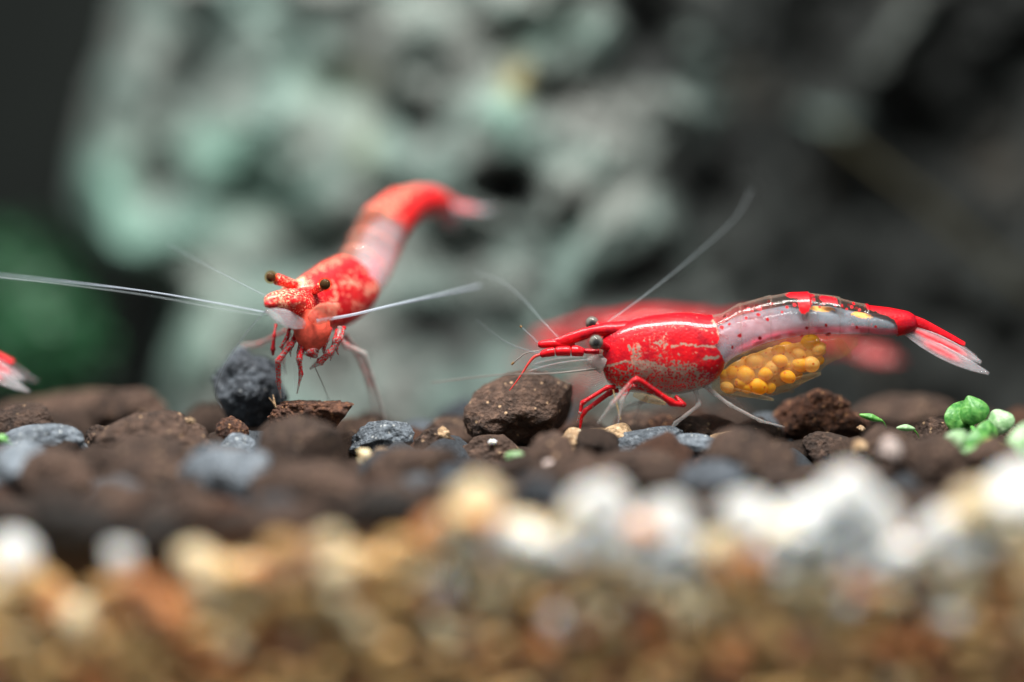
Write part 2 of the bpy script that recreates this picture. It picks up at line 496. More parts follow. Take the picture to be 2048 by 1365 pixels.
# pale stone on the left and in the middle
def yL(X, Z):
    px, py = pxs(X, np.full(X.shape, 4.0), Z)
    return np.interp(px, [0, 300, 700, 1000, 1300, 1600], [4.6, 4.4, 3.7, 3.0, 3.2, 4.2]) + 0.12 * (Z - 1.0) - 0.25 * np.clip(0.6 - Z, 0, 1)
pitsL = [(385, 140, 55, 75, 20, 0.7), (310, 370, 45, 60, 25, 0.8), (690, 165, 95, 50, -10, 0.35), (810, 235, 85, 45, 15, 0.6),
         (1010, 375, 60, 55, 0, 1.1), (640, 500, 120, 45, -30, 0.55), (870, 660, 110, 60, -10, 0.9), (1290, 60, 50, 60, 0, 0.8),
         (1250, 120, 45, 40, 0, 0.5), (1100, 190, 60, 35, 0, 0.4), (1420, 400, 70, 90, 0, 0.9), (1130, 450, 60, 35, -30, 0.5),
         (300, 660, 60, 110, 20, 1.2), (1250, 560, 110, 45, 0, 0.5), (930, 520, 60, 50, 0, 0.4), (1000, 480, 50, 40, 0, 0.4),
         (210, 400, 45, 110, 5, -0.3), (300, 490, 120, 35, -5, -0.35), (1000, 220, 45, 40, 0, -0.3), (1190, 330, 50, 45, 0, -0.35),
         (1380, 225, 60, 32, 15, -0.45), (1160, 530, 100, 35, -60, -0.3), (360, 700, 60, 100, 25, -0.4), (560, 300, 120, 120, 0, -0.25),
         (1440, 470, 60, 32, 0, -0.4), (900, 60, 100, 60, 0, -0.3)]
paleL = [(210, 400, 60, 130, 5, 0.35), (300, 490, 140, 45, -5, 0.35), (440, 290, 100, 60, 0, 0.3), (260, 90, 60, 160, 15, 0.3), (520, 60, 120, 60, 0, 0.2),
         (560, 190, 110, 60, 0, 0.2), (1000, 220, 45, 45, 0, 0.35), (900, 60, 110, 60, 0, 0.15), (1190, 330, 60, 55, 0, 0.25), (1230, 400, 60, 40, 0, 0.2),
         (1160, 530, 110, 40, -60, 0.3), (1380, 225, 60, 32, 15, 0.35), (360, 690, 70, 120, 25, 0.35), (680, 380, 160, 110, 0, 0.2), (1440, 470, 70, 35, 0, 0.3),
         (385, 140, 60, 80, 20, -0.25), (310, 370, 50, 65, 25, -0.3), (1010, 375, 60, 55, 0, -0.5), (870, 670, 130, 80, -10, -0.35), (640, 500, 100, 40, -30, -0.2),  # less crust inside the pits: their shade is put into the colour
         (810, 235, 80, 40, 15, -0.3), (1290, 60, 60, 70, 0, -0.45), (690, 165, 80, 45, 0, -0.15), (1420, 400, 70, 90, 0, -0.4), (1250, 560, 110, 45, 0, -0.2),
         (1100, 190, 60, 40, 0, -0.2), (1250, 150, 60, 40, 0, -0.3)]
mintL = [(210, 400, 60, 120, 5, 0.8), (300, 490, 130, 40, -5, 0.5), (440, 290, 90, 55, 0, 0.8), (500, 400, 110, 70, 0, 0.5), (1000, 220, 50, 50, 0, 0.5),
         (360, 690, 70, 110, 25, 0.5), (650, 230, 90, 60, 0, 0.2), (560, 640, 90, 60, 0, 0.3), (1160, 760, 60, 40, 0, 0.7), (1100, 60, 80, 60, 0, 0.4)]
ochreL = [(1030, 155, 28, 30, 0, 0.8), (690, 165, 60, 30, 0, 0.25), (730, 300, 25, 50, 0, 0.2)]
def pbL(px, py):
    return np.interp(px, [0, 700, 1000, 1200, 1420, 1600], [0.66, 0.68, 0.58, 0.52, 0.36, 0.2])
def eL(Z):
    return np.interp(Z, [-1.9, 0.0, 0.35, 0.52, 0.72, 0.9, 1.6, 2.3, 3.6], [-2.35, -2.3, -2.25, -2.5, -2.85, -2.95, -2.8, -2.6, -2.0])
def eLr(Z):
    return np.interp(Z, [-0.6, 0.4, 1.2, 2.2, 3.4], [2.4, 2.1, 1.9, 1.7, 1.6])
rock('encrusted_rock', 'large pale grey-green encrusted rock rising behind the shrimps', -2.75, 2.6, -1.9, 3.6, yL, eL, pitsL, paleL, mintL, ochreL, pbL, 0.42, 3.1, edge_r=eLr)

def yR(X, Z):
    return 4.9 + 0.25 * np.sin(X * 1.3) + 0.15 * (1.2 - Z)
pitsR = [(1560, 120, 120, 90, 0, 0.9), (1560, 480, 150, 130, 0, 0.9), (1800, 420, 140, 90, 20, 0.7), (1960, 250, 120, 130, 0, 0.9), (1800, 230, 70, 60, 0, 0.6),
         (1900, 620, 80, 60, 0, 0.8), (1600, 235, 110, 26, 8, -0.7), (1490, 195, 80, 26, 20, -0.6), (1770, 100, 150, 38, -52, -0.7), (1740, 470, 60, 40, 0, -0.3),
         (2000, 580, 110, 40, 40, -0.5), (1700, 720, 90, 60, 0, 0.5), (1940, 90, 60, 60, 0, -0.2)]
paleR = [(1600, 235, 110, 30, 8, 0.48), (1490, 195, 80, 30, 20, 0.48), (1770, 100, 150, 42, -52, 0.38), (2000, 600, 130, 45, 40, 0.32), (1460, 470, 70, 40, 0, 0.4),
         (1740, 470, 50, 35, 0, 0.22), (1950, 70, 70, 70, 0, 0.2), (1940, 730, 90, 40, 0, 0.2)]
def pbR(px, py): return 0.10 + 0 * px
rock('dark_rock', 'darker rock with grey ridges behind the egg-carrying shrimp', 0.9, 6.5, -2.2, 3.6, yR, lambda Z: 0.6 + 0 * Z, pitsR, paleR, [(1400, 215, 60, 40, 0, 0.4)], [], pbR, 0.5, 9.4)

# thin olive-brown stem lying across the dark rock
pth = catmull([P(1650, 250, 4.0), P(1750, 330, 3.95), P(1850, 405, 3.9), P(1960, 500, 3.85), P(2080, 600, 3.8)], 40)
v, f, s = sweep(pth, np.full(40, 0.03), 8)
o = thing('plant_stem', 'thin olive-brown stem slanting across the dark rock', 'stem', pth[-1])
part('stalk', v, f, M_STEM, o)

# dark moss in the left background
def leaf_cloud(c, r, n, size, seed):
    g = np.random.default_rng(seed); V, F = [], []
    for i in range(n):
        d = g.normal(size=3); d /= np.linalg.norm(d)
        p = np.asarray(c) + d * np.array(r) * g.uniform(0.35, 1) ** 0.6
        a = g.normal(size=3); a /= np.linalg.norm(a); b = np.cross(a, d); b /= np.linalg.norm(b) + 1e-9
        L = size * g.uniform(0.6, 1.3)
        k = len(V)
        V += [p, p + a * L * 0.5 + b * L * 0.22, p + a * L, p + a * L * 0.5 - b * L * 0.22]; F.append((k, k + 1, k + 2, k + 3))
    return V, F
for (px, py, y, r, lab, sd) in [(95, 690, 4.6, (0.34, 0.3, 0.32), 'bright green moss tuft low in the shadow beside the pale rock', 1), (20, 610, 5.4, (0.55, 0.4, 0.55), 'dim green moss tuft farther back beside the pale rock', 2)]:
    c = P(px, py, y)
    o = thing('moss_tuft', lab, 'moss', (c[0], c[1], -1.5), 'moss tufts')
    V, F = leaf_cloud(c, r, 520, 0.16, sd)
    part('foliage', V, F, M_MOSS, o, smooth=False)
    stp = catmull([(c[0], c[1], -1.6), (c[0] + 0.05, c[1], c[2] * 0.5 - 0.5), c], 10)
    v, f, s = sweep(stp, np.full(10, 0.04), 6)
    part('stalk', v, f, M_STEM, o)

# ------------------------------------------------------------------ shrimps
ST = np.array([(1196, 692, 709, 6), (1200, 684, 722, 18), (1205, 676, 742, 26), (1212, 668, 762, 33), (1225, 658, 775, 41), (1250, 646, 782, 49), (1275, 637, 786, 53),
               (1300, 632, 789, 56), (1350, 626, 789, 58), (1378, 626, 785, 58), (1410, 630, 775, 56), (1428, 631, 765, 53), (1440, 628, 752, 49),
               (1448, 625, 735, 46), (1456, 620, 724, 45), (1473, 610, 714, 45), (1500, 602, 702, 45), (1532, 594, 688, 44), (1580, 585, 678, 43),
               (1617, 586, 673, 42), (1664, 592, 671, 40), (1693, 600, 671, 38), (1731, 610, 671, 35), (1781, 616, 676, 31), (1816, 624, 668, 25),
               (1828, 632, 662, 20), (1834, 640, 655, 9)], float)
SEGS = [1440, 1482, 1542, 1618, 1680, 1737, 1830]
POUCH = np.array([(1424, 762, 784, 8), (1440, 735, 791, 25), (1470, 712, 795, 34), (1510, 695, 796, 36), (1550, 683, 791, 35), (1590, 676, 777, 32),
                  (1630, 672, 752, 27), (1655, 672, 728, 20), (1690, 672, 714, 13), (1716, 674, 690, 5)], float)

def prof(tab, cx):
    return [np.interp(cx, tab[:, 0], tab[:, i]) for i in (1, 2, 3)]

def dens(tab, step, smooth):
    cx = np.concatenate([np.linspace(tab[0, 0], tab[0, 0] + 12, 10)[:-1], np.arange(tab[0, 0] + 12, tab[-1, 0], step), [tab[-1, 0]]])
    out = []
    k = np.linspace(-1, 1, 9)
    for i in (1, 2, 3):
        out.append(np.mean([np.interp(cx + q * smooth * np.clip((cx - tab[0, 0]) / 30, 0.05, 1) * np.clip((tab[-1, 0] - cx) / 30, 0.05, 1), tab[:, 0], tab[:, i]) for q in k], axis=0))
    return cx, *out

def loft(tab, M, step=2.0, seg=64, smooth=9, inset=(0, 0, 1.0), segs=True, expo=0.85):
    cx, top, bot, w = dens(tab, step, smooth)
    if segs:
        for a, b in zip(SEGS[:-1], SEGS[1:]):
            q = np.clip((cx - a) / (b - a), 0, 1); inn = (cx > a) & (cx <= b)
            g = np.where(inn, q ** 3, 0) * 2.6
            top = top - g; bot = bot + 0.4 * g; w = w + g * 0.8
    top = top + inset[0]; bot = bot - inset[1]; w = w * inset[2]
    yc = (top + bot) / 2; hh = (bot - top) / 2
    V, cX, cY = [], [], []
    th = np.linspace(0, 2 * math.pi, seg, endpoint=False)
    sn, cs = np.sin(th), np.cos(th)
    lat = np.sign(cs) * np.abs(cs) ** expo
    for i in range(len(cx)):
        y = yc[i] - hh[i] * sn
        l = w[i] * lat * (1 - 0.12 * sn)
        V.append(M(np.full(seg, cx[i]), y, l)); cX.append(np.full(seg, cx[i])); cY.append(y)
    V = np.vstack(V); n = len(cx)
    F = [(i * seg + k, i * seg + (k + 1) % seg, (i + 1) * seg + (k + 1) % seg, (i + 1) * seg + k) for i in range(n - 1) for k in range(seg)]
    F.append(tuple(range(seg))[::-1]); F.append(tuple((n - 1) * seg + k for k in range(seg)))
    return V, F, np.concatenate(cX), np.concatenate(cY)

def poseflat(fx, fy, y0):
    """side-on pose: canonical pixel -> photo pixel at depth y0, lateral offset along the view"""
    def M(cx, cyy, l):
        cx = np.atleast_1d(np.asarray(cx, float)); cyy = np.atleast_1d(np.asarray(cyy, float)); l = np.broadcast_to(np.asarray(l, float), cx.shape)
        px, py = fx(cx, cyy), fy(cx, cyy)
        dx = (px - IW / 2) / FPX; dz = -(py - IH / 2) / FPX
        wy = cp + dz * sp; wz = -sp + dz * cp
        t = (y0 - CAM_Y) / wy
        return np.c_[dx * t, np.full(cx.shape, y0) + l * K, CAM_Z + wz * t]
    return M

def posespine(spine, upref, scale):
    cxs = np.array([q[0] for q in spine], float)
    pts = np.array([P(*q[1:]) for q in spine])
    dense = catmull(pts, 200)
    par = np.concatenate([np.interp(np.linspace(0, len(cxs) - 1, 200), np.arange(len(cxs)), cxs)])
    tan = np.gradient(dense, axis=0); tan /= np.linalg.norm(tan, axis=1)[:, None]
    def M(cx, cyy, l):
        cx = np.atleast_1d(np.asarray(cx, float)); cyy = np.atleast_1d(np.asarray(cyy, float)); l = np.broadcast_to(np.asarray(l, float), cx.shape)
        c = np.c_[[np.interp(cx, par, dense[:, i]) for i in range(3)]].T
        t = np.c_[[np.interp(cx, par, tan[:, i]) for i in range(3)]].T
        t /= np.linalg.norm(t, axis=1)[:, None]
        c = c + t * (np.clip(cx - par[-1], 0, None) + np.clip(cx - par[0], None, 0))[:, None] * K
        up = np.c_[[np.interp(cx, cxs, [u[i] for u in upref]) for i in range(3)]].T
        up = up - t * np.sum(up * t, axis=1)[:, None]; up /= np.linalg.norm(up, axis=1)[:, None]
        la = np.cross(up, t)
        tp, bt, w = prof(ST, cx)
        yc = (tp + bt) / 2
        sc = np.interp(cx, scale[0], scale[1])
        return c + up * ((yc - cyy) * K * sc)[:, None] + la * (l * K * sc)[:, None]
    return M

def ell(cx, cy_, x, y, rx, ry, ang=0):
    a = math.radians(ang); c, s = math.cos(a), math.sin(a)
    u = ((cx - x) * c + (cy_ - y) * s) / rx; v = (-(cx - x) * s + (cy_ - y) * c) / ry
    return np.clip(1.35 - np.sqrt(u * u + v * v), 0, 0.35) / 0.35     # 1 inside, soft rim

def lay(base, m, val):
    return base * (1 - m) + val * m

def segline(cx, cy_, pts, wid):
    d = np.full(cx.shape, 1e9)
    for (x0, y0), (x1, y1) in zip(pts[:-1], pts[1:]):
        t = np.clip(((cx - x0) * (x1 - x0) + (cy_ - y0) * (y1 - y0)) / ((x1 - x0) ** 2 + (y1 - y0) ** 2), 0, 1)
        d = np.minimum(d, np.hypot(cx - x0 - t * (x1 - x0), cy_ - y0 - t * (y1 - y0)))
    return np.clip(1.5 - d / wid, 0, 1)

EDGE_Y = [600, 625, 640, 667, 680, 686, 690, 697, 721, 745, 772, 800]
EDGE_X = [1420, 1422, 1428, 1436, 1434, 1426, 1428, 1435, 1447, 1443, 1417, 1380]
def wob(cx, cy_, s, seed=0.0):
    return fbm(np.c_[cx / s, cy_ / s, np.full(cx.shape, seed)], 3)

def paintA(cx, cy_, l=None):
    n = wob(cx, cy_, 9); n2 = wob(cx, cy_, 22, 4)
    cara = cx < np.interp(cy_, EDGE_Y, EDGE_X)
    yb = np.interp(cx, [1200, 1250, 1262, 1300, 1340, 1380, 1410, 1447], [721, 721, 700, 694, 702, 712, 725, 735]) + 5 * n
    dlow = np.interp(cx, [1200, 1235, 1270, 1330, 1390, 1425, 1447], [0.74, 0.70, 0.56, 0.52, 0.56, 0.68, 0.76]) - np.clip(cy_ - 765, 0, 40) * 0.006
    red = np.where(cy_ < yb, 1.0, np.maximum(dlow, 1.0 - (cy_ - yb) / 42.0))
    red = np.where((cx < 1250) & (cy_ >= yb), np.maximum(dlow, 0.9 - (cy_ - yb) / 90), red)
    warm = np.zeros_like(cx); op = np.where(cy_ < yb, 0.97, 0.80)
    m = ell(cx + 4 * n, cy_ + 4 * n2, 1312, 692, 24, 34, 15); red = lay(red, m, 0.80 + 0.4 * n2); warm = lay(warm, m, 0.10)
    m = ell(cx + 6 * n, cy_, 1270, 703, 9, 19, 10); red = lay(red, m, 0.52 + 0.4 * n2); warm = lay(warm, m, 0.26)
    m = ell(cx + 6 * n, cy_ + 5 * n2, 1298, 728, 26, 9, 8); red = lay(red, m, 0.44 + 0.3 * n); warm = lay(warm, m, 0.16)
    m = ell(cx + 4 * n, cy_, 1256, 692, 3, 6); red = lay(red, m, 0.1)
    m = segline(cx, cy_ + 2 * n, [(1340, 690), (1365, 684), (1400, 687), (1432, 690)], 1.9); red = lay(red, m, 0.25); warm = lay(warm, m, 0.3)
    m = segline(cx, cy_, [(1204, 731), (1228, 726), (1250, 718), (1266, 724)], 1.7); red = lay(red, m, 0.05); warm = lay(warm, m, 0.45)
    m = segline(cx, cy_, [(1266, 724), (1284, 733), (1305, 740)], 2.2); red = lay(red, m, 0.15)
    m = ell(cx + 8 * n, cy_ + 4 * n2, 1418, 711, 14, 3, -15); red = lay(red, m, 0.2)
    m = ell(cx, cy_, 1287, 668, 4, 4); red = lay(red, m, 1.0)
    m = segline(cx, cy_, [(1424, 640), (1432, 655), (1435, 667)], 3); warm = np.maximum(warm, m * 0.5); red = lay(red, m, 0.5)
    for pts, wd, wv in (([(1222, 668), (1250, 660), (1285, 655), (1320, 651), (1370, 648), (1400, 655), (1424, 664)], 2.0, 0.30), ([(1232, 676), (1262, 672), (1290, 660)], 2.4, 0.30), ([(1330, 664), (1322, 680), (1330, 700)], 2.6, 0.36), ([(1350, 706), (1372, 700), (1396, 702)], 2.0, 0.3)):  # pale pink streaks; the long one paints in a second highlight
        m = segline(cx + 5 * n, cy_ + 4 * n2, pts, wd) * np.clip(0.7 + 1.6 * n, 0, 1); red = lay(red, 0.5 * m, 0.4); warm = np.maximum(warm, m * wv)
    low = np.clip((cy_ - (np.interp(cx, ST[:, 0], ST[:, 2]) - 9)) / 6, 0, 1)
    red = lay(red, low, 0.05); op = lay(op, low, 0.35)
    front = np.clip((1206 - cx) / 4, 0, 1) * (cy_ > 690); red = lay(red, front, 0.1); op = lay(op, front, 0.4)
    # abdomen
    ra = np.zeros_like(cx); oa = np.full_like(cx, 0.05)
    top = np.interp(cx, ST[:, 0], ST[:, 1])
    for (x, y, rx, ry, an) in [(1606, 602, 12, 21, 8), (1598, 590, 24, 6, 0), (1653, 597, 15, 6, 10), (1668, 602, 5, 8, 0)]:
        ra = np.maximum(ra, ell(cx + 3 * n, cy_ + 3 * n2, x, y, rx, ry, an))
    spots = [(1476, 668, 3.5), (1516, 673, 3.5), (1546, 689, 3.5), (1609, 654, 3), (1649, 648, 3), (1655, 667, 4), (1601, 671, 2.6), (1710, 652, 3), (1748, 651, 2.4), (1532, 636, 3),
             (1514, 627, 3), (1441, 652, 4), (1456, 645, 3), (1451, 635, 3), (1494, 617, 4), (1517, 614, 4), (1461, 692, 3), (1503, 620, 3), (1490, 634, 2.5), (1570, 612, 3), (1585, 608, 3), (1560, 622, 2.5),
             (1636, 612, 2.5), (1645, 606, 2.5), (1680, 610, 2.5), (1690, 616, 2.5), (1700, 612, 3), (1706, 606, 2.5), (1625, 598, 3), (1540, 606, 3), (1716, 618, 2.5)]
    for (x, y, r) in spots:
        ra = np.maximum(ra, 0.9 * ell(cx + 2 * n, cy_ + 2 * n2, x, y, r, r))
    tl = np.interp(cx, [1724, 1731, 1760, 1786, 1792, 1797], [560, 619, 629, 640, 655, 700]) + 3 * n
    ra = np.where(cy_ < tl, np.maximum(ra, np.clip((tl - cy_) / 3, 0, 1)), ra)
    for a in SEGS[1:-1]:
        oa = np.maximum(oa, 0.42 * np.clip(1 - np.abs(cx - a - 0.0015 * (cy_ - 640) ** 2 + 4) / 2.2, 0, 1))
    oa = np.maximum(oa, 0.35 * segline(cx, cy_, [(1438, 646), (1476, 626), (1520, 610), (1570, 600), (1620, 600), (1670, 607)], 1.5) * (wob(cx, cy_, 12, 2) > -0.15))
    oa = np.maximum(oa, 0.30 * np.clip(1.2 - np.abs(cy_ - top) / 5, 0, 1))
    red = np.where(cara, red, ra); warm = np.where(cara, warm, 0); op = np.where(cara, op, oa)
    return red, warm, op

def paintB(cx, cy_, l=None):
    n = wob(cx, cy_, 16, 8); n2 = wob(cx, cy_, 30, 12); n3 = wob(cx, cy_, 10, 1)
    cara = cx < np.interp(cy_, EDGE_Y, EDGE_X) + 6 * n
    red = np.clip(1.10 + 1.1 * n2, 0.55, 1.0)
    cream = np.clip((np.abs(n) < 0.07) * (n3 > -0.2) * (cx > 1240) * (cy_ > 660), 0, 1)
    red = lay(red, cream * 0.9, 0.15)
    warm = np.clip(0.55 * (1 - (cy_ - 645) / 22), 0, 0.55) * np.clip((1290 - cx) / 30, 0, 1)
    warm = np.maximum(warm, np.clip(0.26 - (cy_ - 632) / 60, 0, 0.26) * (cx < 1440))
    op = np.full_like(cx, 0.95)
    op = np.where(cy_ > 770, 0.5, op)
    ra = np.clip((cx - (1592 + 0.10 * (cy_ - 640)) + 16 * n) / 14, 0, 1) * np.clip(0.9 + 0.5 * n2, 0.6, 1)
    ra = np.maximum(ra, 0.7 * (cy_ > 668) * np.clip((cx - 1500) / 60, 0, 1))
    oa = 0.14 + 0 * cx
    for a in SEGS[1:-1]:
        oa = np.maximum(oa, 0.55 * np.clip(1 - np.abs(cx - a - 0.0015 * (cy_ - 640) ** 2 + 4) / 3.5, 0, 1)); ra = ra * (1 - 0.35 * np.clip(1 - np.abs(cx - a - 0.0015 * (cy_ - 640) ** 2 + 4) / 3.5, 0, 1))
    return np.where(cara, red, ra), np.where(cara, warm, 0.25 * (cy_ < 620) * (cx > 1590)), np.where(cara, op, oa)

def paintC(cx, cy_, l=None):
    n2 = wob(cx, cy_, 30, 12)
    red = np.clip(0.95 + 0.3 * n2, 0.6, 1)
    back = np.clip((cx - 1560) / 120, 0, 1)
    return red * (1 - 0.42 * back), 0 * cx, 0.9 * (1 - 0.85 * back)

def jointed(M, pts, radii, n_per=7):
    p = np.array([M(*q)[0] for q in pts])
    path, rad = [], []
    for i in range(len(p) - 1):
        for k in range(n_per):
            t = k / n_per
            path.append(p[i] * (1 - t) + p[i + 1] * t)
            rad.append((radii[i] * (1 - t) + radii[i + 1] * t) * (1 + 0.38 * (abs(t - 0.5) * 2) ** 6 - 0.06))
    path.append(p[-1]); rad.append(radii[-1])
    path = np.array(path)
    sm = path.copy(); sm[1:-1] = 0.5 * path[1:-1] + 0.25 * (path[:-2] + path[2:])
    return sm, np.array(rad) * K * 0.9

def add_leg(root, M, pts, radii, red, op, mat=None, name='leg'):
    path, rad = jointed(M, pts, radii)
    v, f, s = sweep(path, rad, 12)
    g = np.linspace(0, 1, len(red))
    nz = 0.12 * fbm(v * 40, 2)
    return part(name, v, f, mat or M_LEG, root, {'red': np.clip(np.interp(s, g, red) + nz * (np.interp(s, g, red) > 0.1), 0, 1), 'warm': 0 * s, 'opac': np.interp(s, np.linspace(0, 1, len(op)), op)})

def add_antenna(root, pts, r0, r1, mat, n=70, beads=0, name='antenna', seg=8):
    path = catmull(pts, max(n, beads * 6))
    m = len(path); q = np.linspace(0, 1, m)
    rad = r0 * (1 - q) + r1 * q
    if beads: rad = rad * (0.84 + 0.16 * np.sin(q * beads * 2 * math.pi))
    v, f, s = sweep(path, rad * K, seg)
    return part(name, v, f, mat, root)

def add_eye(root, c, r, look, stalk, sr, stalk_mat, cornea, core=0.86, pupil=0.35, stalk_red=1.0, stalk_warm=0.0, em=None):
    c = np.asarray(c)
    v, f = ico(4)
    lk = np.asarray(look, float); lk /= np.linalg.norm(lk)
    d = v @ lk
    pu = np.clip((d - (1 - pupil * 0.75)) / 0.2, 0, 1) * (pupil > 0)
    e = part('eye', c + v * r * core * K, f, em or M_EYE, root, {'pupil': pu})
    part('cornea', c + v * r * K, f, cornea, e)
    pth = catmull([stalk, (np.asarray(stalk) + c) / 2 , c + (np.asarray(stalk) - c) * 0.22], 14)
    v, f, s = sweep(pth, np.interp(np.linspace(0, 1, 14), [0, 0.6, 1], [sr * 0.8, sr, sr * 1.05]) * K, 14)
    part('eye_stalk', v, f, stalk_mat, root, {'red': stalk_red + 0 * s, 'warm': stalk_warm + 0 * s, 'opac': 0.6 + 0 * s})
    return e

def add_rostrum(root, M, mat, warm=0.0):
    top = [(1290, 643), (1250, 642), (1215, 645), (1190, 651), (1165, 658), (1140, 667), (1118, 676), (1092, 685)]
    bot = [(1290, 664), (1250, 674), (1215, 674), (1190, 673), (1165, 682), (1140, 690), (1118, 694), (1094, 693)]
    n = 60; q = np.linspace(0, 1, n); g = np.linspace(0, 1, len(top))
    t = np.c_[np.interp(q, g, [a[0] for a in top]), np.interp(q, g, [a[1] for a in top])]
    b = np.c_[np.interp(q, g, [a[0] for a in bot]), np.interp(q, g, [a[1] for a in bot])]
    teeth = np.where((q > 0.25) & (q < 0.95), 1.7 * ((q * 26) % 1.0), 0)
    t[:, 1] -= teeth
    V = []; R = []
    seg = 12
    for i in range(n):
        yc = (t[i, 1] + b[i, 1]) / 2; hh = (b[i, 1] - t[i, 1]) / 2
        w = np.interp(q[i], [0, 0.25, 0.5, 1], [14, 22, 10, 3])
        for k in range(seg):
            th = 2 * math.pi * k / seg
            V.append(M(t[i, 0], yc - hh * math.sin(th), w * math.cos(th))[0]); R.append(q[i])
    F = [(i * seg + k, i * seg + (k + 1) % seg, (i + 1) * seg + (k + 1) % seg, (i + 1) * seg + k) for i in range(n - 1) for k in range(seg)]
    F.append(tuple(range(seg))[::-1]); F.append(tuple((n - 1) * seg + k for k in range(seg)))
    R = np.array(R)
    part('rostrum', V, F, mat, root, {'red': 1.0 + 0 * R, 'warm': warm + 0 * R, 'opac': 0.97 + 0 * R})

def tube_part(root, name, M, pts, radii, mat, red=1.0, warm=0.0, op=0.95, n=24, flat=1.0):
    p = catmull([M(*q)[0] for q in pts], n)
    r = np.interp(np.linspace(0, 1, n), np.linspace(0, 1, len(radii)), radii)
    r[0] *= 0.6; r[-1] *= 0.55; r[-2] *= 0.85
    v, f, s = sweep(p, r * K, 14, flat)
    g = lambda a: np.interp(s, np.linspace(0, 1, len(np.atleast_1d(a))), np.atleast_1d(a))
    return part(name, v, f, mat, root, {'red': g(red), 'warm': g(warm), 'opac': g(op)})

def tail_fan(root, M, redness=1.0, droop=1.0, full=False):
    # telson, then inner and outer uropods on both sides
    def bl(name, base, tip, wd, widths, thick, fn, bend=(0, 0, 0)):
        tip = (tip[0] - (1 - droop) * 40, base[1] + (tip[1] - base[1]) * droop, tip[2])
        B, T = M(*base)[0], M(*tip)[0]
        W = M(base[0] + wd[0], base[1] + wd[1], base[2] + wd[2])[0] - B
        v, f, s, t = blade(B, T, W, np.array(widths) * K, thick * K, np.array(bend) * K)
        r, o = fn(s, t)
        if full: r, o = 0.46 + 0 * s, 0.0 + 0 * s
        part(name, v, f, M_A if full else M_FAN, root, {'red': np.clip(r * redness, 0, 1), 'warm': 0 * s, 'opac': o})
    bl('telson', (1822, 645, 0), (1930, 689, 0), (-4, 12, 6), [17, 17, 14, 11, 8, 3], 9, lambda s, t: (np.clip((1.1 - s) * 9, 0, 1), np.full_like(s, 0.6)))
    for sd in (-1, 1):
        bl('uropod', (1816, 656, 10 * sd), (1958, 722 - 4 * (sd > 0), 30 * sd), (-5, 12, 7 * sd), [9, 14, 16, 15, 11, 3], 2.2,
           lambda s, t: (np.clip(1 - np.abs(t) * 0.9, 0, 1) * np.clip((0.88 - s) * 5, 0, 1), 0.22 + 0.4 * (t > 0.8)))
        bl('uropod', (1812, 664, 14 * sd), (1970, 743 - 12 * (sd > 0), 52 * sd), (-5, 12, 7 * sd), [8, 13, 15, 14, 10, 3], 2.2,
           lambda s, t: (0.9 * np.clip(1.1 - t * 1.3, 0, 1) * np.clip((0.72 - s) * 6, 0, 1) * np.clip((s - 0.12) * 6, 0, 1), 0.22 + 0.45 * (t > 0.8)), bend=(0, 0, -4))

def build_body(root, M, paint, mat, step, seg, muscle=True, msk=None):
    v, f, cx, cyy = loft(ST, M, step, seg)
    r, w, o = paint(cx, cyy)
    part('body', v, f, mat, root, {'red': r, 'warm': w, 'opac': o})
    if muscle:
        tab = ST[(ST[:, 0] > 1400) & (ST[:, 0] < 1820)].copy()
        v, f, cx, cyy = loft(tab, M, 3.0, 40, 9, (0, 0, 1), False)
        tp, bt, ww = prof(ST, cx)
        frac = (cyy - tp) / (bt - tp)
        # shrink towards the ventral side: a clear band is left along the back
        v2, f, cx, cyy = loft(np.c_[tab[:, 0], tab[:, 1] + np.interp(tab[:, 0], [1440, 1560, 1700, 1800], [22, 26, 20, 10]), tab[:, 2] - 3, tab[:, 3] * 0.86], M, 3.0, 40, 9, (0, 0, 1), False)
        tp2 = np.interp(cx, tab[:, 0], tab[:, 1] + np.interp(tab[:, 0], [1440, 1560, 1700, 1800], [22, 26, 20, 10])); bt2 = np.interp(cx, tab[:, 0], tab[:, 2] - 3)
        n = wob(cx, cyy, 14, 3)
        stripe = np.clip(1.7 - np.abs(cyy - (bt2 - 8)) / 5.5, 0, 1) * np.clip((cx - 1440) / 60, 0.35, 1) * np.clip(0.85 + 0.4 * n, 0.4, 1)
        gut = np.maximum.reduce([ell(cx + 4 * n, cyy + 2 * n, 1642, 617, 22, 4, 3), ell(cx + 4 * n, cyy + 2 * n, 1722, 630, 18, 4, 8)])
        opm = 0.34 + 0.16 * wob(cx, cyy, 25, 6) + 0.1 * np.clip((cyy - tp2) / (bt2 - tp2), 0, 1)
        part('muscle', v2, f, M_MUS, root, {'red': stripe * 0.95, 'warm': gut * 0.9, 'opac': np.maximum(np.maximum(opm, stripe * 0.8), gut * 0.9)})

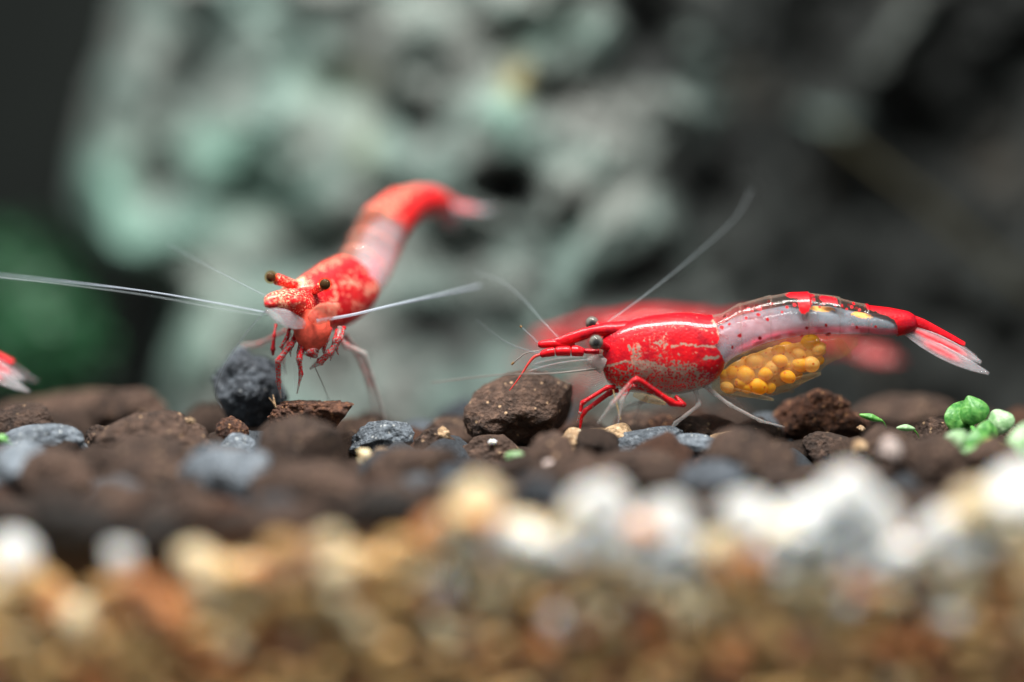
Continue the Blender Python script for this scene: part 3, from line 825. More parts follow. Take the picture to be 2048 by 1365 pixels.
# walking legs (canonical pixels, lateral): used by every shrimp that stands side-on
LEGS = [
    ([(1228, 772, -22), (1215, 772, -30), (1163, 803, -34), (1160, 822, -34), (1154, 842, -30)], [5, 5, 5, 4, 1.5], [1, 1, 0.95, 0.7, 0.3], [0.9, 0.9, 0.9, 0.6, 0.4]),
    ([(1236, 782, 10), (1222, 784, 4), (1164, 826, -6), (1158, 869, -8)], [5, 6, 5.5, 1.4], [1, 0.95, 1, 1, 0.9], [0.9, 0.9, 0.95, 0.9]),
    ([(1350, 790, -40), (1364, 804, -56), (1342, 801, -62), (1268, 747, -88), (1222, 798, -96), (1192, 838, -92)], [4, 6, 7, 5.5, 4.5, 1.5], [1, 1, 0.95, 0.9, 0.35, 0.0], [0.9, 0.95, 0.95, 0.8, 0.4, 0.3]),
    ([(1320, 788, -20), (1262, 766, -40), (1242, 796, -48), (1234, 845, -48)], [5, 5, 5, 1.5], [0.8, 0.7, 0.6, 0.0, 0.0], [0.5, 0.6, 0.3, 0.25]),
    ([(1390, 780, -16), (1398, 806, -30), (1348, 843, -40), (1336, 862, -40)], [5, 5, 4.5, 1.5], [0.12, 0.1, 0.05, 0.0], [0.42, 0.42, 0.4, 0.35]),
    ([(1410, 772, -12), (1424, 782, -24), (1456, 806, -34), (1518, 838, -40), (1566, 850, -40)], [5, 5, 4, 3.2, 1.2], [0.05, 0.05, 0.05, 0.0], [0.38, 0.36, 0.36, 0.3]),
    ([(1410, 772, 16), (1428, 790, 28), (1470, 800, 40), (1515, 842, 46)], [5, 5, 4, 1.4], [0.05, 0.05, 0.05, 0.0], [0.32, 0.32, 0.32, 0.3]),
    ([(1300, 788, 24), (1290, 806, 40), (1250, 820, 60), (1225, 858, 64)], [5, 5, 4, 1.4], [0.2, 0.2, 0.1, 0.0], [0.4, 0.35, 0.3, 0.3]),
    ([(1340, 788, 24), (1330, 812, 44), (1285, 806, 62), (1268, 856, 66)], [5, 5, 4, 1.4], [0.2, 0.2, 0.1, 0.0], [0.4, 0.35, 0.3, 0.3]),
]

def side_head(root, M, mat, cornea=None):
    look = M(1191, 681, -60)[0] - M(1191, 681, -40)[0]
    add_eye(root, M(1191, 681.5, -44)[0], 16.5, look + np.array([0.0, 0, 0.003]), M(1216, 694, -26)[0], 9, mat, M_CORN)
    add_eye(root, M(1185, 649, 30)[0], 15, look, M(1212, 660, 20)[0], 8, mat, M_CORN)
    add_rostrum(root, M, mat)
    tube_part(root, 'antennule_base', M, [(1150, 691, 4), (1128, 690, 4), (1104, 688, 2), (1076, 690, 0)], [5, 8.5, 9, 7.5], mat)
    tube_part(root, 'antennule_base', M, [(1198, 702, -20), (1168, 701, -18)], [5.5, 5], mat)
    tube_part(root, 'antennule_base', M, [(1168, 704, -18), (1154, 701, -18), (1142, 701, -18)], [8, 11, 10], mat)
    tube_part(root, 'antennule_base', M, [(1141, 701, -18), (1126, 701, -18), (1110, 702, -18)], [10, 10, 9], mat)
    tube_part(root, 'antennule_base', M, [(1109, 702, -18), (1096, 704, -18), (1080, 709, -18)], [9, 9, 6], mat)
    # translucent mouthparts and antennal scale
    tube_part(root, 'mouthpart', M, [(1208, 728, -18), (1192, 722, -20), (1172, 722, -20)], [20, 16, 7], M_LEG, 0.0, 0.0, [0.5, 0.4, 0.25])
    for sd, tp in ((-1, (1056, 741)), (1, (1066, 733))):
        B, T = M(1203, 724, 22 * sd)[0], M(tp[0], tp[1], 34 * sd)[0]
        W = M(1203, 734, 22 * sd + 5)[0] - B
        v, f, s, t = blade(B, T, W, np.array([8, 13, 14, 13, 9, 2]) * K, 1.6 * K)
        part('antennal_scale', v, f, M_FAN, root, {'red': 0 * s, 'warm': 0 * s, 'opac': 0.10 + 0.35 * (t > 0.85) + 0.12 * (np.abs((t * 7) % 1 - 0.5) < 0.16)})

def plain_antennae(root, M):
    for pts in ([(1085, 706, -18), (1060, 722, -40), (1040, 745, -70), (1030, 790, -90)], [(1085, 700, 18), (1060, 715, 40), (1035, 740, 60), (1020, 790, 70)]):
        add_antenna(root, [M(*p)[0] for p in pts], 2.2, 0.6, M_ANTR)

# --- the egg-carrying shrimp in focus
MA = poseflat(lambda x, y: x, lambda x, y: y, 0.0)
A = thing('shrimp', 'red shrimp with a clear body carrying yellow eggs under its belly', 'shrimp', MA(1330, 860, 0)[0], 'red aquarium shrimps')
build_body(A, MA, paintA, M_A, 1.5, 150)
side_head(A, MA, M_A)
for L in LEGS: add_leg(A, MA, *L)
tail_fan(A, MA)
v, f, cx, cyy = loft(POUCH, MA, 3, 40, 8, (0, 0, 1), False)
tp = np.interp(cx, POUCH[:, 0], POUCH[:, 1]); bt = np.interp(cx, POUCH[:, 0], POUCH[:, 2])
part('brood_pouch', v, f, M_POUCH, A, {'red': 0 * cx, 'warm': 0 * cx, 'opac': np.clip(0.09 + 0.14 * np.clip(1 - np.abs(cyy - bt) / 14, 0, 1) + 0.10 * wob(cx, cyy, 18, 5) - 0.06 * (cx > 1640), 0.03, 1)})
eggs = []
eg = np.random.default_rng(12)
tr = 0
while len(eggs) < 36 and tr < 4000:
    tr += 1
    x = eg.uniform(1446, 1640); y0 = np.interp(x, [1440, 1480, 1520, 1570, 1640], [752, 726, 708, 692, 684]); y1 = np.interp(x, [1440, 1480, 1530, 1580, 1610, 1640], [774, 778, 776, 762, 742, 716])
    y = eg.uniform(y0, y1); r = eg.uniform(12, 18); l = eg.uniform(-19, 8)
    if all((x - a) ** 2 + (y - b) ** 2 + (0.8 * (l - d)) ** 2 > (0.54 * (r + e)) ** 2 for a, b, e, _, d, _ in eggs): eggs.append((x, y, r, r * eg.uniform(0.75, 0.95), l, int(eg.uniform() < 0.22)))
for (x, y, rx, ry, l, kind) in eggs:
    c = MA(x, y, l)[0]
    v, f = ellipsoid((0, 0, 0), 1.14 * rx * K, min(rx, ry) * K, 1.14 * ry * K, 3)
    v = v * (1 + 0.05 * fbm(v * 30 + x, 2))[:, None]
    a = math.radians(random.uniform(-25, 25))
    v = np.c_[v[:, 0] * math.cos(a) - v[:, 2] * math.sin(a), v[:, 1], v[:, 0] * math.sin(a) + v[:, 2] * math.cos(a)]
    part('egg', v + c, f, M_EGGP if kind else M_EGG, A)
MASS = np.array([(1440, 748, 776, 6), (1460, 730, 782, 14), (1490, 714, 784, 19), (1530, 700, 782, 21), (1575, 688, 768, 20), (1610, 682, 744, 17), (1640, 682, 716, 11), (1652, 690, 706, 4)], float)
v, f, cx, cyy = loft(MASS, MA, 3, 32, 8, (0, 0, 1), False)
v = v + 0.006 * fbm(v * 22, 2)[:, None]
part('egg_jelly', v, f, M_MASS, A)
# swimming legs under the pouch
for (b, t, w) in [((1440, 775, -20), (1545, 797, -30), 7), ((1480, 770, 12), (1590, 785, 14), 8), ((1672, 676, -10), (1700, 716, -14), 16), ((1560, 770, -20), (1640, 745, -24), 8)]:
    B, T = MA(*b)[0], MA(*t)[0]
    v, f, s, tt = blade(B, T, MA(b[0] + 3, b[1] + 10, b[2] + 4)[0] - B, np.array([0.5, 1, 1, 0.8, 0.3]) * w * K, 1.5 * K)
    part('swimming_leg', v, f, M_POUCH, A, {'red': 0 * s, 'warm': 0 * s, 'opac': 0.07 + 0.08 * (tt > 0.8)})
for (b, t, w) in [((1265, 786, -34), (1330, 804, -40), 9), ((1300, 788, -20), (1368, 796, -30), 8), ((1225, 776, -30), (1240, 836, -40), 8)]:
    Bq, Tq = MA(*b)[0], MA(*t)[0]
    v, f, s, tt = blade(Bq, Tq, MA(b[0] + 3, b[1] + 10, b[2] + 4)[0] - Bq, np.array([0.5, 1, 1, 0.8, 0.3]) * w * K, 2 * K)
    part('gill_flap', v, f, M_POUCH, A, {'red': 0 * s, 'warm': 0 * s, 'opac': 0.20 + 0.08 * (tt > 0.8)})
mA = lambda *pts: [MA(*p)[0] for p in pts]
add_antenna(A, mA((1080, 690, 0), (1062, 672, 0), (1041, 653, -2)), 2.4, 1.9, M_ANT, beads=14, name='antennule')
add_antenna(A, mA((1043, 655, -2), (1040, 652, -2)), 2.8, 2.2, M_TIP, 8, name='antennule_tip')
add_antenna(A, mA((1084, 700, -10), (1052, 706, -10), (1038, 716, -10), (1025, 727, -10)), 1.8, 1.7, M_ANTD, beads=14, name='antennule')
add_antenna(A, mA((1028, 724, -10), (1023, 729, -10)), 2.6, 2.0, M_TIP, 8, name='antennule_tip')
add_antenna(A, mA((1090, 706, -18), (1070, 712, -18), (1057, 726, -18), (1047, 742, -18), (1033, 762, -18), (1019, 780, -18)), 3.6, 0.9, M_ANTR)
add_antenna(A, mA((1205, 655, 26), (1300, 592, 90), (1400, 522, 190), (1490, 450, 290), (1530, 390, 340)), 1.8, 0.7, M_ANT)
add_antenna(A, mA((1120, 680, 10), (1085, 646, 60), (1045, 606, 130), (1000, 574, 180), (945, 556, 220)), 1.4, 0.8, M_ANT)
add_antenna(A, mA((1090, 704, -14), (1060, 700, -30), (1010, 678, -60), (955, 634, -100)), 2.0, 0.9, M_ANT)
add_antenna(A, mA((1200, 735, -26), (1100, 743, -50), (1000, 742, -90), (865, 752, -140)), 2.3, 1.2, M_ANTD)
# fine bristles round the mouth
for i in range(12):
    y0 = 728 + i * 4
    add_antenna(A, mA((1206, y0, -20), (1185, y0 + 2 + i * 0.6, -28), (1158 + (i % 4) * 6, y0 + 6 - (i % 3) * 4, -34)), 0.6, 0.3, M_ANT, 10, name='bristle', seg=5)

# --- the shrimp that faces the camera
YB = 0.30            # depth of the facing shrimp: its head lies in the plane of focus
SPB = [(1098, 545, 610, -0.36), (1200, 576, 622, -0.15), (1290, 628, 606, 0.0), (1350, 666, 590, 0.10), (1430, 706, 564, 0.22), (1500, 733, 525, 0.36), (1560, 750, 484, 0.48), (1620, 772, 446, 0.60),
       (1690, 810, 414, 0.74), (1760, 850, 404, 0.90), (1830, 890, 405, 1.07)]
UPB = [(-0.25, -0.1, 1)] * 5 + [(-0.6, -0.1, 1)] * 6
MB = posespine([(q[0], q[1], q[2], q[3] + YB) for q in SPB], UPB, ([1100, 1200, 1300, 1400, 1450, 1500, 1560, 1640, 1760, 1830], [0.78, 0.76, 0.82, 0.90, 1.02, 1.15, 1.18, 1.18, 1.12, 1.0]))
B = thing('shrimp', 'red and cream shrimp facing out with raised tail and wide spread antennae', 'shrimp', P(640, 830, 0.0), 'red aquarium shrimps')
build_body(B, MB, paintB, M_B, 2.0, 110)
add_rostrum(B, MB, M_B, 0.55)
tail_fan(B, MB, 0.9, 0.25)
p3 = lambda *pts: [P(*p) for p in pts]
pB = lambda *pts: [P(p[0], p[1], p[2] + YB) for p in pts]
add_eye(B, P(542, 555, YB - 0.20), 13.5, (-0.6, -0.6, 0.1), P(592, 571, YB - 0.12), 11.5, M_B, M_CORNB, 0.72, 0.0, 1.0, 0.26, M_EYEB)
add_eye(B, P(650, 569, YB - 0.34), 14, (0.2, -1, 0), P(616, 590, YB - 0.20), 9, M_B, M_CORNB, 0.78, 0.0, 1.0, 0.2, M_EYEB)
# add head plates, feelers and legs in their own places
def pxM(cx, cyy, l):  # photo pixel and depth in cm
    return np.array([P(float(np.ravel(cx)[0]), float(np.ravel(cyy)[0]), float(np.ravel(l)[0]) + YB)])
tube_part(B, 'snout', pxM, [(628, 612, -0.14), (600, 612, -0.24), (572, 606, -0.33), (544, 602, -0.40), (530, 601, -0.43)], [40, 37, 29, 17, 6], M_B, [1, 0.95, 0.8, 0.8], [0.05, 0.2, 0.34, 0.3], 0.95, 40)
tube_part(B, 'antennule_base', pxM, [(602, 606, -0.34), (594, 604, -0.40), (586, 603, -0.44)], [12, 12, 9], M_B, 0.9, 0.2)
tube_part(B, 'antennule_base', pxM, [(556, 606, -0.40), (540, 608, -0.43), (529, 610, -0.44)], [9, 9, 6], M_B, 0.9, 0.2)
for (b, t, wd, ws, red, op, nm) in [((612, 650, -0.36), (532, 622, -0.50), (8, 16, 0), [8, 16, 19, 14, 3], 0.0, 0.28, 'antennal_scale'),
                                    ((618, 640, -0.36), (676, 612, -0.50), (6, 20, 0), [8, 18, 20, 16, 6], 0.35, 0.40, 'antennal_scale'),
                                    ((628, 618, -0.30), (622, 706, -0.32), (30, 0, 0), [20, 34, 38, 30, 10], 0.80, 0.9, 'mouthpart')]:
    Bp, Tp = pB(b)[0], pB(t)[0]
    v, f, s, tt = blade(Bp, Tp, pB((b[0] + wd[0], b[1] + wd[1], b[2]))[0] - Bp, np.array(ws) * K, (20 if nm == 'mouthpart' else 4) * K, bend=(0, -0.03, 0))
    part(nm, v, f, M_FACE if nm == 'mouthpart' else M_B if red else M_FAN, B, {'red': red + 0 * s, 'warm': (0.12 if red else 0) + 0 * s, 'opac': op + 0.2 * (tt > 0.8)})
legsB = [
    ([(596, 672, -0.26), (582, 690, -0.34), (556, 722, -0.36), (557, 765, -0.32), (562, 797, -0.30)], [6, 6.5, 7, 5.5, 1.2], [0.6, 0.72, 0.62, 0.62, 0.2], [0.5, 0.5, 0.45, 0.4, 0.6]),
    ([(614, 676, -0.26), (607, 692, -0.34), (598, 718, -0.36), (602, 748, -0.34), (594, 788, -0.32)], [6, 6.5, 6.5, 5, 1.2], [0.6, 0.72, 0.66, 0.62, 0.2], [0.5, 0.5, 0.45, 0.4, 0.6]),
    ([(552, 650, -0.15), (548, 672, -0.2), (546, 700, -0.2), (546, 710, -0.18)], [3, 3.5, 5, 3], [0.8, 0.8, 0.9, 0.8], [0.6, 0.6, 0.7, 0.6]),
    ([(632, 670, -0.2), (625, 690, -0.3), (624, 706, -0.36), (632, 712, -0.34)], [6, 10, 12, 7], [0.55, 0.6, 0.6, 0.5], [0.4, 0.45, 0.45, 0.4]),
    ([(680, 655, -0.26), (676, 680, -0.3), (660, 706, -0.32), (640, 724, -0.3), (620, 738, -0.28)], [5, 6, 8, 8, 2.5], [0.3, 0.6, 0.6, 0.6, 0.2], [0.4, 0.45, 0.45, 0.45, 0.4]),
    ([(672, 672, -0.1), (692, 692, -0.08), (728, 708, -0.05), (744, 752, -0.02), (763, 815, 0.02), (772, 846, 0.02)], [7, 7, 6.5, 5, 3.6, 1.5], [0.6, 0.5, 0.12, 0.0, 0.0, 0.0], [0.5, 0.5, 0.6, 0.5, 0.45, 0.4]),
    ([(690, 672, 0.1), (714, 704, 0.2), (738, 762, 0.25), (748, 812, 0.3), (750, 850, 0.3)], [6, 5.5, 5, 4, 1.6], [0.6, 0.55, 0.6, 0.3, 0.1], [0.4, 0.35, 0.35, 0.3, 0.3]),
    ([(570, 662, 0.0), (520, 688, 0.08), (486, 692, 0.12), (474, 722, 0.14), (470, 750, 0.15)], [5, 5, 5, 4, 1.5], [0.5, 0.45, 0.3, 0.6, 0.2], [0.35, 0.35, 0.4, 0.35, 0.3]),
    ([(580, 668, -0.1), (572, 690, -0.14), (566, 720, -0.14), (572, 750, -0.12)], [5, 5, 4, 1.5], [0.6, 0.5, 0.4, 0.2], [0.35, 0.3, 0.3, 0.3]),
]
for k in range(9):          # folded feeding limbs packed under the head
    x = 566 + k * 13.5; q = (k * 7) % 5
    legsB.append(([(x + 14, 654 + 2 * q, -0.22), (x + 8, 676 + q, -0.28 - 0.01 * q), (x - 4 + 2 * q, 694 + 3 * q, -0.30), (x + 4 - q, 706 + 4 * q, -0.28)], [4, 4.6, 4.2, 1.2], [0.8, 0.66, 0.62, 0.4], [0.5, 0.4, 0.35, 0.3]))
for L in legsB: add_leg(B, pxM, *L)
# bristles on the two feeding legs
for (x0, y0, x1, y1, sd, yy) in [(562, 725, 565, 795, 1, -0.33), (593, 725, 594, 780, -1, -0.34)]:
    for i in range(14):
        q = i / 13.0; x = x0 + (x1 - x0) * q; y = y0 + (y1 - y0) * q
        add_antenna(B, pB((x, y, yy), (x + sd * 4, y + 2, yy - 0.01), (x + sd * (7 - 3 * q), y + 5, yy - 0.02)), 0.55, 0.3, M_ANT, 6, name='bristle', seg=5)
add_antenna(B, pB((536, 626, -0.42), (430, 606, -0.42), (300, 584, -0.30), (150, 566, -0.05), (-60, 546, 0.3)), 1.9, 1.9, M_ANTB, beads=110)
add_antenna(B, pB((536, 632, -0.42), (430, 616, -0.46), (300, 592, -0.44), (150, 572, -0.40), (-60, 548, -0.3)), 1.5, 1.4, M_ANT, beads=0)
add_antenna(B, pB((634, 642, -0.44), (700, 631, -0.36), (780, 612, -0.20), (870, 592, 0.05), (960, 572, 0.35)), 3.9, 2.2, M_ANTB, beads=75, seg=12)
add_antenna(B, pB((560, 598, -0.38), (528, 590, -0.4), (440, 545, -0.15), (335, 490, 0.2)), 2.0, 0.9, M_ANT)
add_antenna(B, pB((556, 606, -0.38), (534, 620, -0.42), (490, 670, -0.40), (446, 738, -0.34), (431, 790, -0.28), (444, 816, -0.26)), 2.2, 1.2, M_ANT)
add_antenna(B, pB((630, 735, -0.3), (650, 780, -0.2), (662, 815, -0.1)), 1.0, 0.7, M_ANTD, 20)

# --- the red shrimp behind it and the one leaving the picture
MC = poseflat(lambda x, y: 1090 + (x - 1098) * 0.85, lambda x, y: 620 + (y - 626) * 0.82 + np.clip((x - 1430) / 80, 0, 1) * 34 + np.clip((x - 1440) / 400, 0, 1.3) ** 1.2 * 18, 1.9)
Cc = thing('shrimp', 'blurred all-red shrimp half hidden behind the egg-carrying shrimp', 'shrimp', MC(1330, 868, 0)[0], 'red aquarium shrimps')
build_body(Cc, MC, paintC, M_A, 4, 48, False)
side_head(Cc, MC, M_A)
for L in LEGS: add_leg(Cc, MC, *L)
tail_fan(Cc, MC, 1.0, 0.15, True)
plain_antennae(Cc, MC)
MD = poseflat(lambda x, y: x - 1903, lambda x, y: y + 36, 0.42)
D = thing('shrimp', 'shrimp leaving the view with only its white-edged red tail fan showing', 'shrimp', MD(1330, 868, 0)[0], 'red aquarium shrimps')
build_body(D, MD, paintC, M_A, 4, 48, False)
side_head(D, MD, M_A)
for L in LEGS: add_leg(D, MD, *L)
tail_fan(D, MD)

# ------------------------------------------------------------------ soil granules
def lump(sub, seed, rough=0.30, fine=0.05, flat_top=None, pits=0):
    v, f = ico(sub)
    g = np.random.default_rng(seed)
    d = 1 + rough * fbm(v * 1.1 + seed * 3.7, 3, 0.5) * 1.6 + fine * 1.8 * fbm(v * 5 + seed, 4, 0.6)
    # a few flat faces where the grain was broken
    for k in range(5):
        nrm = g.normal(size=3); nrm /= np.linalg.norm(nrm)
        h = g.uniform(0.68, 0.9)
        t = (v * d[:, None]) @ nrm
        over = np.clip(t - h, 0, None)
        d = d - over * 0.75 / np.clip(v @ nrm, 0.35, 1)
    v = v * d[:, None]
    if flat_top is not None:
        z = v[:, 2]; v[:, 2] = np.where(z > flat_top, flat_top + (z - flat_top) * 0.12 + 0.07 * fbm(v * 4 + seed, 4, 0.65), z)
    if pits:
        v = v * (1 - 0.10 * np.clip(fbm(v * 6 + 9 + seed, 2) - 0.1, 0, 1) * 3)[:, None]
    ext = (v.max(0) - v.min(0)) / 2
    cen = (v.max(0) + v.min(0)) / 2
    v = (v - cen) / ext
    return v, f

def granule(px, py, y, w, h, mat, label, cat='soil grain', name='soil_granule', group=None, sub=5, seed=0, rz=None, deep=0.9, rough=0.3, fine=0.05, flat_top=None, pits=0):
    """a lump whose outline is w x h photo pixels around (px, py), standing at depth y"""
    c = P(px, py, y)
    s = (y - CAM_Y) / 15.0 * K
    v, f = lump(sub, seed, rough, fine, flat_top, pits)
    m = mesh(name, v * np.array([w / 2 * s, (w + h) / 4 * s * deep, h / 2 * s]), f, mat)
    o = bpy.data.objects.new(name, m)
    C.objects.link(o)
    o.location = tuple(c)
    tag(o, label, cat, group)
    return o

M_BLACK = soil_mat('gap_shade_black', (0.006, 0.005, 0.004), (0.016, 0.012, 0.010), (0.03, 0.022, 0.018), (0.05, 0.04, 0.03), 0.05)  # near-black lumps added to stand in for shade in gaps between grains
BR, RU, GR, DG, TA, PK = M_SOIL, M_SOILR, M_GREY, M_DGREY, M_TAN, M_PINK
GS = 'soil grains of the tank floor'
key = [
    (1036, 818, 0.16, 222, 162, BR, 'large knobbly brown soil grain in front of the egg-carrying shrimp', 6, dict(rough=0.26, fine=0.07, seed=11)),
    (622, 842, -0.04, 178, 82, RU, 'flat-topped rusty brown crumbly grain under the facing shrimp', 6, dict(flat_top=0.35, pits=1, fine=0.10, seed=5)),
    (764, 880, -0.06, 132, 84, GR, 'speckled blue-grey stone under the clear leg of the facing shrimp', 6, dict(seed=21, fine=0.04)),
    (500, 775, 0.38, 158, 170, DG, 'big dark grey stone behind the legs of the facing shrimp', 6, dict(seed=8, fine=0.07)),
    (462, 868, -0.10, 72, 70, RU, 'small rusty grain between the dark grey stone and a blue-grey chip', 5, dict(seed=3, fine=0.08)),
    (476, 895, -0.22, 76, 62, GR, 'small blue-grey chip leaning on the rusty grain', 5, dict(seed=13)),
    (872, 892, -0.10, 92, 78, BR, 'brown grain with a cream chip on its tip', 5, dict(seed=31, fine=0.08)),
    (988, 918, -0.14, 160, 100, BR, 'rounded brown grain at the foot of the large knobbly grain', 6, dict(seed=17, fine=0.06)),
    (92, 890, -0.22, 172, 88, GR, 'blue-grey stone beside the tail of the departing shrimp', 6, dict(seed=4)),
    (205, 884, -0.16, 76, 70, BR, 'small crumbly brown grain touching the blue-grey stone', 5, dict(seed=9, fine=0.1)),
    (310, 884, -0.26, 240, 124, BR, 'wide brown grain with tan flecks on its back', 6, dict(seed=6, fine=0.05)),
    (1642, 838, 0.30, 200, 128, RU, 'rounded dark rusty grain below the egg pouch', 6, dict(seed=15, pits=1)),
    (1656, 896, -0.10, 104, 66, BR, 'small mauve-brown grain below the rounded rusty grain', 5, dict(seed=18)),
    (1882, 868, 0.05, 112, 72, BR, 'brown grain beside the round green leaves', 5, dict(seed=19, fine=0.07)),
    (2012, 872, 0.00, 66, 66, BR, 'dark brown grain behind the round green leaves', 5, dict(seed=23)),
    (1148, 895, -0.20, 82, 78, TA, 'pale tan chip under the front leg of the egg-carrying shrimp', 5, dict(seed=24, rough=0.4)),
    (1212, 880, -0.04, 118, 70, TA, 'tan slab under the belly of the egg-carrying shrimp', 5, dict(seed=25, rough=0.4)),
    (1296, 890, -0.10, 150, 76, GR, 'pale blue-grey stone under the belly of the egg-carrying shrimp', 5, dict(seed=26)),
    (1376, 898, -0.18, 130, 62, GR, 'flat blue-grey stone next to a tan nugget', 5, dict(seed=27)),
    (1452, 890, -0.12, 66, 56, TA, 'tan nugget beside the flat blue-grey stone', 5, dict(seed=28)),
    (1392, 866, 0.10, 96, 70, BR, 'brown grain under the hind legs of the egg-carrying shrimp', 5, dict(seed=29)),
    (1330, 862, 0.28, 84, 62, RU, 'rusty grain behind the pale blue-grey stone', 5, dict(seed=30)),
    (1280, 862, 0.35, 110, 80, BR, 'brown grain in the shade under the egg-carrying shrimp', 5, dict(seed=32)),
    (900, 880, 0.35, 120, 90, BR, 'brown grain behind the cream-tipped grain', 5, dict(seed=33)),
    (1510, 880, 0.15, 130, 90, BR, 'brown grain under the trailing clear legs', 5, dict(seed=34)),
    (1800, 838, 0.9, 230, 100, BR, 'soft brown mound of soil behind the slim green leaf', 5, dict(seed=35)),
    (1760, 880, 0.2, 90, 60, BR, 'small brown grain between the two slim green leaves', 5, dict(seed=40)),
    (40, 850, 0.15, 150, 90, BR, 'dark brown grain behind the blue-grey stone', 5, dict(seed=36)),
    (150, 828, 1.1, 320, 100, BR, 'wide blurred brown grain far behind the blue-grey stone', 5, dict(seed=37)),
    (260, 820, 0.8, 160, 90, BR, 'blurred brown grain behind the wide flecked grain', 5, dict(seed=38)),
    (700, 880, 0.5, 140, 90, BR, 'brown grain in the gap beside the flat-topped grain', 5, dict(seed=39)),
    # out-of-focus row towards the front
    (602, 925, -0.62, 250, 200, BR, 'big blurred brown grain leaning before the flat-topped grain', 5, dict(seed=41)),
    (290, 955, -0.85, 300, 190, BR, 'big blurred brown grain before the wide flecked grain', 5, dict(seed=42)),
    (110, 965, -1.0, 210, 150, BR, 'blurred brown grain before the blue-grey stone', 5, dict(seed=43)),
    (25, 950, -0.9, 150, 140, GR, 'blurred blue-grey stone at the foot of the brown grains', 5, dict(seed=44)),
    (450, 960, -1.1, 180, 140, GR, 'blurred blue-grey stone between two big brown grains', 5, dict(seed=45)),
    (620, 990, -1.25, 330, 150, BR, 'long blurred brown grain above the pale gravel', 5, dict(seed=46)),
    (825, 955, -0.85, 270, 140, BR, 'blurred brown grain before the speckled blue-grey stone', 5, dict(seed=47)),
    (230, 1015, -1.55, 190, 130, BR, 'blurred brown grain overhanging the gravel', 5, dict(seed=48)),
    (790, 1010, -1.4, 200, 110, BR, 'blurred dark grain low above the orange gravel', 5, dict(seed=49)),
    (1100, 925, -0.55, 160, 130, BR, 'blurred brown grain before the large knobbly grain', 5, dict(seed=50)),
    (1275, 955, -0.75, 240, 130, BR, 'blurred brown grain before the pale blue-grey stone', 5, dict(seed=51)),
    (1500, 925, -0.70, 260, 150, BR, 'big blurred brown grain before the tan nugget', 5, dict(seed=52)),
    (1400, 975, -1.05, 190, 110, DG, 'blurred slate grey grain above the white gravel', 5, dict(seed=53)),
    (1570, 985, -1.1, 170, 120, BR, 'blurred brown grain beside the slate grey grain', 5, dict(seed=54)),
    (1765, 905, -0.45, 150, 120, BR, 'blurred brown grain before the slim green leaves', 5, dict(seed=55)),
    (1850, 940, -0.80, 240, 160, BR, 'big blurred brown grain below the round green leaves', 5, dict(seed=56)),
    (1078, 1000, -1.5, 100, 100, DG, 'round blackish grain sunk among white pebbles', 5, dict(seed=57)),
    (960, 965, -0.9, 150, 110, BR, 'blurred brown grain behind the tall white pebble', 5, dict(seed=58)),
    (1700, 960, -0.9, 150, 100, BR, 'blurred brown grain behind the white pebbles', 5, dict(seed=59)),
    (380, 1030, -1.5, 150, 120, BR, 'blurred brown grain at the edge of the gravel', 5, dict(seed=60)),
    (1190, 960, -1.0, 130, 100, BR, 'blurred dark brown grain behind the white pebble mound', 5, dict(seed=61)),
    (155, 1062, -1.95, 200, 110, M_BLACK, 'black lump standing in for shade in the hollow under the left brown grains', 5, dict(seed=63)),
    (318, 1072, -1.95, 120, 100, M_BLACK, 'smaller black lump standing in for shade beside the white pebble in the hollow', 5, dict(seed=64)),
    (770, 1020, -1.8, 190, 90, M_BLACK, 'long black lump standing in for shade above the orange pebbles', 5, dict(seed=65)),
    (560, 1045, -1.9, 260, 80, BR, 'low brown grain resting on the gravel edge', 5, dict(seed=66)),
    (1985, 930, -0.75, 120, 120, BR, 'blurred brown grain under the yellowing leaves', 5, dict(seed=62)),
]
for (px, py, y, w, h, mat, lab, sub, kw) in key:
    st = mat in (GR, DG, TA)
    if y < -0.4 and mat is BR and w > 140: w *= 0.74; kw = dict(kw, rough=0.16); h *= 0.95
    granule(px, py, y, w, h, mat, lab, 'stone' if st else 'soil grain', 'stone' if st else 'soil_granule', GS, sub, **kw)

# chips and crumbs lying on the grains
for (px, py, y, w, h, mat, lab, seed) in [
    (326, 836, -0.30, 28, 16, TA, 'tan crumb on the back of the wide brown grain', 71), (381, 842, -0.32, 20, 14, TA, 'smaller tan crumb on the wide brown grain', 72),
    (886, 866, -0.15, 30, 28, TA, 'cream chip on the tip of the brown grain', 73), (915, 912, -0.16, 16, 30, TA, 'pale tan sliver between two brown grains', 74),
    (766, 908, -0.45, 46, 30, TA, 'orange-tan crumb before the speckled blue-grey stone', 75), (798, 918, -0.50, 36, 32, G_MATS['white'], 'small white bead among brown grains', 76),
    (730, 916, -0.48, 30, 36, G_MATS['cream'], 'small cream bead beside the orange crumb', 77), (1030, 914, -0.45, 40, 24, M_LEAFP, 'mint-white chip on the pink pebble', 78),
    (1045, 945, -0.62, 84, 56, PK, 'pale pink pebble before the rounded brown grain', 79), (1436, 898, -0.22, 36, 20, G_MATS['white'], 'white chip beside the tan nugget', 80),
    (1722, 857, -0.02, 18, 14, TA, 'tiny ochre crumb under the slim leaf', 81), (1780, 900, -0.95, 46, 50, PK, 'whitish chip on the blurred brown grain', 82),
    (1720, 895, -0.55, 30, 30, TA, 'small tan bead on the blurred brown grain', 83), (1690, 948, -0.55, 22, 14, G_MATS['cream'], 'tiny cream chip above the white gravel', 84),
    (985, 885, -0.24, 18, 12, G_MATS['white'], 'tiny white fleck on the rounded brown grain', 85), (1095, 940, -0.70, 40, 40, PK, 'small pinkish bead beside the pink pebble', 86)]:
    granule(px, py, y, w, h, mat, lab, 'pebble', 'chip', 'chips on the soil', 4, seed, rough=0.35)

